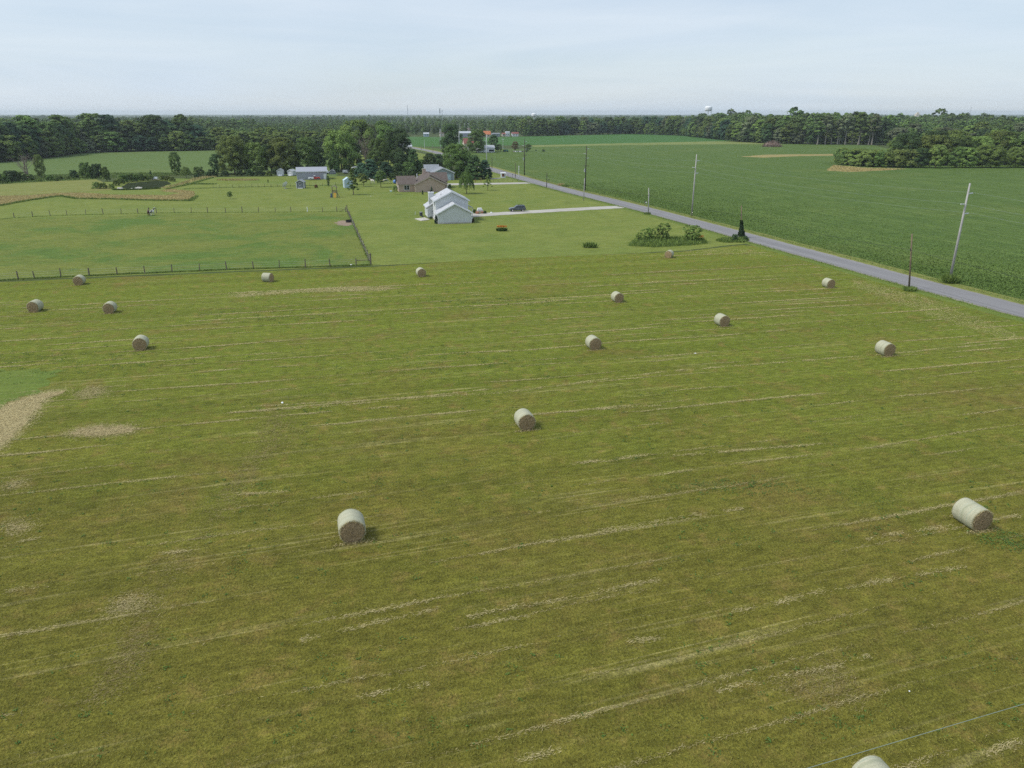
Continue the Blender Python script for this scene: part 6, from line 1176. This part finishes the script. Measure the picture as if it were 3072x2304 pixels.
# pasture tub, dirt, blue barrel, scraps
e = empty('water_tub', at(1046.5, 667), 0, 'black round water tub at the pasture fence', 'water tub'); mb = MB(); mb.tube([(0, 0, 0), (0, 0, 0.6), (0, 0, 0.6), (0, 0, 0.3)], [0.72, 0.78, 0.70, 0.66], 18); mb.build('tub', M['dark'], e); mb = MB(); mb.tube([(0, 0, 0.40), (0, 0, 0.41)], 0.68, 18); mb.build('water', M['water'], e)
e = empty('blue_barrel', at(1185, 551), 0, 'bright blue round tank left of the brick house wing', 'tank'); mb = MB(); mb.ball((0, 0, 0.75), (0.75, 0.75, 0.75), 14, 8); mb.build('tank', plain('bright_blue', (0.10, 0.22, 0.55), 0.4), e); mb = MB(); mb.box(-0.6, 0.6, -0.6, 0.6, 0, 0.12); mb.build('stand', M['post'], e)
e = empty('well_cover', at(1173, 576), 0, 'small pale green box on the lawn left of the brick house', 'box'); mb = MB(); mb.box(-0.35, 0.35, -0.3, 0.3, 0, 0.5); mb.build('box', plain('pale_green', (0.45, 0.62, 0.52), 0.6), e, bevel=0.03); mb = MB(); mb.box(-0.4, 0.4, -0.35, 0.35, 0.501, 0.58); mb.build('lid', M['white'], e)
for x, y, sz, lb in ((847, 1209, 0.11, 'white plastic scrap lying on the mown hay field, left of centre'), (2086, 1061, 0.10, 'white plastic scrap lying on the mown hay field, right of centre'), (1053, 796, 0.2, 'whitish block lying at the pasture fence corner'), (2728, 2074, 0.04, 'tiny white scrap in the near right of the field'), (1112, 589, 0.14, 'small white marker on the lawn right of the layered conifer')):
    mb = MB(); mb.ball((0, 0, sz*0.4), (sz*1.4, sz, sz*0.5), 7, 4); o = mb.build('plastic_scrap', M['white']); o.location = at(x, y); o.rotation_euler = (0, 0.15, x); tag(o, lb, 'scrap')
# pond dock and rocks
e = empty('pond_dock', at(468, 541), R(10), 'small dock with a white bench at the far bank of the pond', 'dock'); 
for k in range(6): mb = MB(); mb.box(-1.5+k*0.5, -1.04+k*0.5, -1.2, 1.2, 0.30, 0.36); mb.build('plank', M['post'], e)
for x in (-1.3, 1.3):
    for y in (-1.0, 1.0): mb = MB(); mb.tube([(x, y, 0), (x, y, 0.299)], 0.07, 6); mb.build('post', M['post'], e)
mb = MB(); mb.box(-1.0, 0.6, -0.2, 0.3, 0.70, 0.78); mb.box(-1.0, 0.6, 0.3, 0.36, 0.78, 1.4); mb.box(-1.0, -0.9, -0.2, 0.3, 0.361, 0.70); mb.box(0.5, 0.6, -0.2, 0.3, 0.361, 0.70); mb.build('bench', M['white'], e)
rg_ = random.Random(8)
for i_, (x, y, sz) in enumerate(sorted(((410, 567.5, 0.7), (416, 567, 0.9), (422, 567.3, 0.8), (358, 568, 0.8), (364, 568.3, 0.7), (396, 568, 0.5)))):
    mb = MB(); mb.ball((0, 0, sz*0.3), (sz*rg_.uniform(0.8, 1.4), sz*0.8, sz*0.6), 8, 5); v2 = [(a+rg_.uniform(-.1, .1), b_+rg_.uniform(-.1, .1), c_+rg_.uniform(-.08, .08)) for a, b_, c_ in mb.v]; mb.v = v2; o = mb.build('pond_rock', M['concrete']); o.location = at(x, y); tag(o, 'pale rock on the near pond bank, %s from the left' % ORD[i_], 'rock', 'pale rocks at the pond')
# flower and shrub beds by the road
bed = P([(1888, 738), (1905, 722), (1960, 716), (2060, 715), (2110, 722), (2118, 731), (2060, 737), (1960, 742)])
tufts('tall_weeds', bed, 'longgrass', 'lush tall weeds filling the roadside shrub bed', 'weeds', 0.9, 5200, 0, 31, closed=True, lean=0.3, bw=0.06)
tufts('bed_edge_grass', bed + [bed[0]], 'longgrass', 'uncut grass rim round the shrub bed', 'grass', 0.35, 2200, 0.3, 32, bw=0.04)
bed2 = P([(2146, 723), (2175, 716), (2235, 714), (2247, 722), (2230, 728), (2170, 728)])
tufts('tall_weeds', bed2, 'longgrass', 'weeds round the foot of the ivy covered pole', 'weeds', 0.6, 2600, 0, 33, closed=True, lean=0.4, bw=0.06)
for x, y, ty, k, w, lb in ((1946, 722, 684, 'shrub0', 1.0, 'left open branched shrub in the roadside bed'), (1988, 722, 669, 'shrub1', 0.95, 'tallest open branched shrub in the roadside bed'), (2074, 726, 676, 'shrub0', 0.95, 'right spreading shrub in the roadside bed'), (1917, 727, 697, 'shrub1', 0.8, 'small twiggy shrub at the left end of the roadside bed')):
    tree_px(k, x, y, ty, 'light', lb, 'shrub', w, 'shrub', 'shrubs in the roadside bed')
tree_px('bush1', 2203, 724, 703, 'dark', 'dark shrub leaning against the ivy covered pole', 'shrub', 0.7, 'shrub'); tree_px('bush2', 2236, 723, 708, 'dark', 'small dark shrub right of the ivy covered pole', 'shrub', 0.7, 'shrub')
def lilies(px, rx, ry, hh, n, label):
    e = empty('daylily_clump', at(*px), 0, label, 'flowers'); rg_ = np.random.default_rng(int(px[0])); q = np.sqrt(rg_.uniform(0, 1, n)); an = rg_.uniform(0, 6.283, n); c = np.stack([rx*q*np.cos(an), ry*q*np.sin(an)], 1); h_ = hh*0.62*rg_.uniform(0.6, 1.1, n); d_ = unit(np.stack([c[:, 0]*0.25/rx+rg_.normal(size=n)*0.3, c[:, 1]*0.25/ry+rg_.normal(size=n)*0.3, np.ones(n)], 1)); s_ = unit(np.cross(d_, rg_.normal(size=(n, 3)))); cen = np.concatenate([c, np.zeros((n, 1))], 1)+d_*(h_/2)[:, None]
    link('leaves', soup('leaves', cen, d_*(h_/2)[:, None], s_*0.05), M['clover'], e)
    k = n//2; c2 = np.stack([rx*q[:k]*np.cos(an[:k]), ry*q[:k]*np.sin(an[:k]), hh*rg_.uniform(0.72, 1.0, k)], 1); nr = unit(rg_.normal(size=(k, 3))+np.array([0, 0, 0.8])); a, b = frame(nr, rg_)
    if 'lily' not in M: M['lily'] = shademat('orange_petals', (0.42, 0.13, 0.02), (0.62, 0.28, 0.05))
    link('flowers', soup('flowers', c2, a*0.10, b*0.09), M['lily'], e)
lilies((1505, 693), 1.2, 0.7, 1.25, 700, 'square clump of orange daylilies alone on the lawn'); lilies((2101, 727), 0.6, 0.4, 1.5, 160, 'few orange lilies at the right end of the shrub bed')
def clump(px, rx, ry, hh, n, label, name='weed_clump', mat='longgrass'):
    p = at(*px); t = np.linspace(0, 6.283, 12, endpoint=False); pts = [(p.x+rx*math.cos(a), p.y+ry*math.sin(a)) for a in t]; o = tufts(name, pts, mat, label, 'weeds', hh, n, 0, int(px[0]), None, closed=True, bw=0.05); return o
clump((1770, 743), 1.5, 0.6, 1.15, 420, 'low patch of weeds alone on the lawn edge'); clump((2727, 872), 1.0, 0.8, 0.7, 500, 'weeds round the foot of the nearest short pole'); clump((2848, 848), 1.3, 0.9, 1.4, 900, 'tall weeds round the foot of the nearest tall pole'); clump((1942, 643), 0.9, 0.5, 0.6, 300, 'weeds at the foot of the grey pole with the stay wire')
clump((715, 541), 9.0, 3.0, 0.8, 1500, 'oval patch of unmown grass left in the lawn', mat='tangrass'); clump((590, 553), 4.5, 1.2, 0.7, 500, 'left weedy garden patch near the pond reeds'); clump((625, 553), 3.5, 1.2, 0.6, 400, 'right weedy garden patch near the pond reeds')
clump((1682, 557), 1.2, 0.8, 1.0, 300, 'left tall weed clump on the far verge of the road', mat='tangrass'); clump((1696, 560), 1.4, 0.8, 1.0, 300, 'right tall weed clump on the far verge of the road')
# junk heap in the field and small yard lamp
e = empty('junk_heap', at(1557, 456), 0, 'heap of pale scrap and boards between the two bushes', 'junk heap'); rg_ = random.Random(12)
for k in range(14):
    mb = MB(); w_, d_, h_ = rg_.uniform(0.4, 1.6), rg_.uniform(0.3, 1.0), rg_.uniform(0.2, 0.9); mb.box(-w_/2, w_/2, -d_/2, d_/2, 0, h_); o = mb.build('scrap', M[rg_.choice(['white', 'tinroof', 'post', 'dark', 'redroof', 'steel'])], e); o.location = (rg_.uniform(-5, 6), rg_.uniform(-1.5, 1.5), 0.02); o.rotation_euler = (rg_.uniform(-.3, .3), rg_.uniform(-.3, .3), rg_.uniform(0, 3))
def yard_lamp(px, hh, label, group=None):
    e = empty('lamp_post', at(*px), 0, label, 'lamp post', group); mb = MB(); mb.tube([(0, 0, 0), (0, 0, hh)], [0.16, 0.10], 8); mb.build('pole', M['pale_pole'], e); mb = MB(); mb.box(-1.0, 1.0, -0.15, 0.15, hh, hh+0.25); mb.build('lamp_head', M['white'], e)
yard_lamp((1509, 447), 7.0, 'slim yard lamp right of the white barn')
for i_, (x, ty) in enumerate(sorted(((1219, 375), (1243, 376), (1293, 375), (1372, 373), (1394, 371), (1405, 371), (1380, 375)))):
    b = at(x, 402); yard_lamp((x, 402), height_to(b, ty), 'tall pale lamp mast in the distant town, %s from the left' % ORD[i_], 'lamp masts of the distant town')
# water towers and radio masts
def water_tower(x, y, ztop, rad, label, zleg=None):
    e = empty('water_tower', (x, y, 0), R(20), label, 'water tower'); hgt = rad*1.35; zb = ztop-hgt; prof = [(0.55, 0), (0.85, 0.06), (1.0, 0.22), (1.0, 0.70), (0.93, 0.86), (0.72, 0.96), (0.35, 1.0), (0.02, 1.01)]
    mb = MB(); mb.tube([(0, 0, zb+hgt*q) for _, q in prof], [rad*k for k, _ in prof], 24); mb.build('tank', M['white'], e, True)
    for k in range(6):
        a = k*math.pi/3; mb = MB(); mb.tube([(rad*1.05*math.cos(a), rad*1.05*math.sin(a), 0), (rad*0.9*math.cos(a), rad*0.9*math.sin(a), zb+hgt*0.2)], rad*0.05, 6); mb.build('leg', M['white'], e)
    mb = MB(); mb.tube([(0, 0, 0), (0, 0, zb+0.2)], rad*0.14, 10); mb.build('riser', M['white'], e)
    mb = MB(); mb.tube([(rad*1.1*math.cos(t), rad*1.1*math.sin(t), zb+hgt*0.22) for t in np.linspace(0, 6.283, 25)], rad*0.035, 5, False); mb.build('balcony', M['steel'], e)
q = (2125-1536)/FPX; water_tower(q*1500, 1600, 38.8, 7.2, 'white water tower rising above the wood on the right')
q = (1602-1536)/FPX; water_tower(q*1220, 1300, 25.3, 4.0, 'second white water tower almost hidden by treetops')
def mast(x_px, D, top_px, wid, label, heads=3):
    t = D*0.9379; x = (x_px-1536)/FPX*(D*math.cos(PITCH)+0); zt = CAM_H + (340-top_px)/FPX*D*1.08; e = empty('radio_mast', (x, D, 0), R(15), label, 'radio mast'); mb = MB(); cs = [(math.cos(a), math.sin(a)) for a in (0.5, 2.6, 4.7)]; nl = 10
    for c_ in cs: mb.tube([(c_[0]*wid, c_[1]*wid, 0), (c_[0]*wid*0.35, c_[1]*wid*0.35, zt)], 0.14, 4)
    for k in range(nl):
        z0, z1 = zt*k/nl, zt*(k+1)/nl; w0 = wid*(1-0.65*k/nl); w1 = wid*(1-0.65*(k+1)/nl)
        for i in range(3): a, b = cs[i], cs[(i+1) % 3]; mb.tube([(a[0]*w0, a[1]*w0, z0), (b[0]*w1, b[1]*w1, z1)], 0.09, 3)
    mb.build('lattice', M['steel'], e)
    for k in range(heads): z = zt-1.2-k*2.6; mb = MB(); mb.tube([(0, 0, z-0.8), (0, 0, z+0.8)], wid*1.1, 6); mb.build('antenna', M['steel'], e)
mast(1223, 1900, 322, 1.2, 'thin radio mast, leftmost on the horizon', 0); mast(1319.5, 1700, 329, 1.3, 'radio mast with stacked antennas in the middle of the horizon', 4); mast(1326.5, 1900, 334, 1.2, 'slimmer radio mast right beside the stacked one', 1); mast(2394, 2600, 336, 1.0, 'short radio mast above the wood right of the water tower', 1); mast(2911, 2600, 326, 1.0, 'radio mast far right on the horizon', 1)
e = empty('distant_tower_block', ((2753-1536)/FPX*2500*0.938, 2500, 0), 0, 'tan stepped tower building on the right horizon', 'building'); mb = MB(); mb.box(-6, 6, -6, 6, 0, 22); mb.box(-4, 4, -4, 4, 22.01, 25); mb.box(-2, 2, -2, 2, 25.01, 28); mb.build('wall', M['cream'], e)
# ------------------------------------------------------------------ the air
HAZE = 0.00009
mb = MB(); mb.box(-8900, 8900, -290, 10900, -1.0, 45.5); hz_ = mb.build('haze', None); m, nt2, p_ = newmat('haze_air'); nt2.nodes.remove(p_); pv = nt2.nodes.new('ShaderNodeVolumePrincipled'); pv.inputs['Color'].default_value = (0.82, 0.93, 1.0, 1); pv.inputs['Density'].default_value = HAZE; pv.inputs['Anisotropy'].default_value = 0.2
nt2.links.new(pv.outputs[0], nt2.nodes['Material Output'].inputs['Volume']); hz_.data.materials.append(m); tag(hz_, 'thin summer haze over the whole landscape', 'haze', None, 'stuff')
#@@END
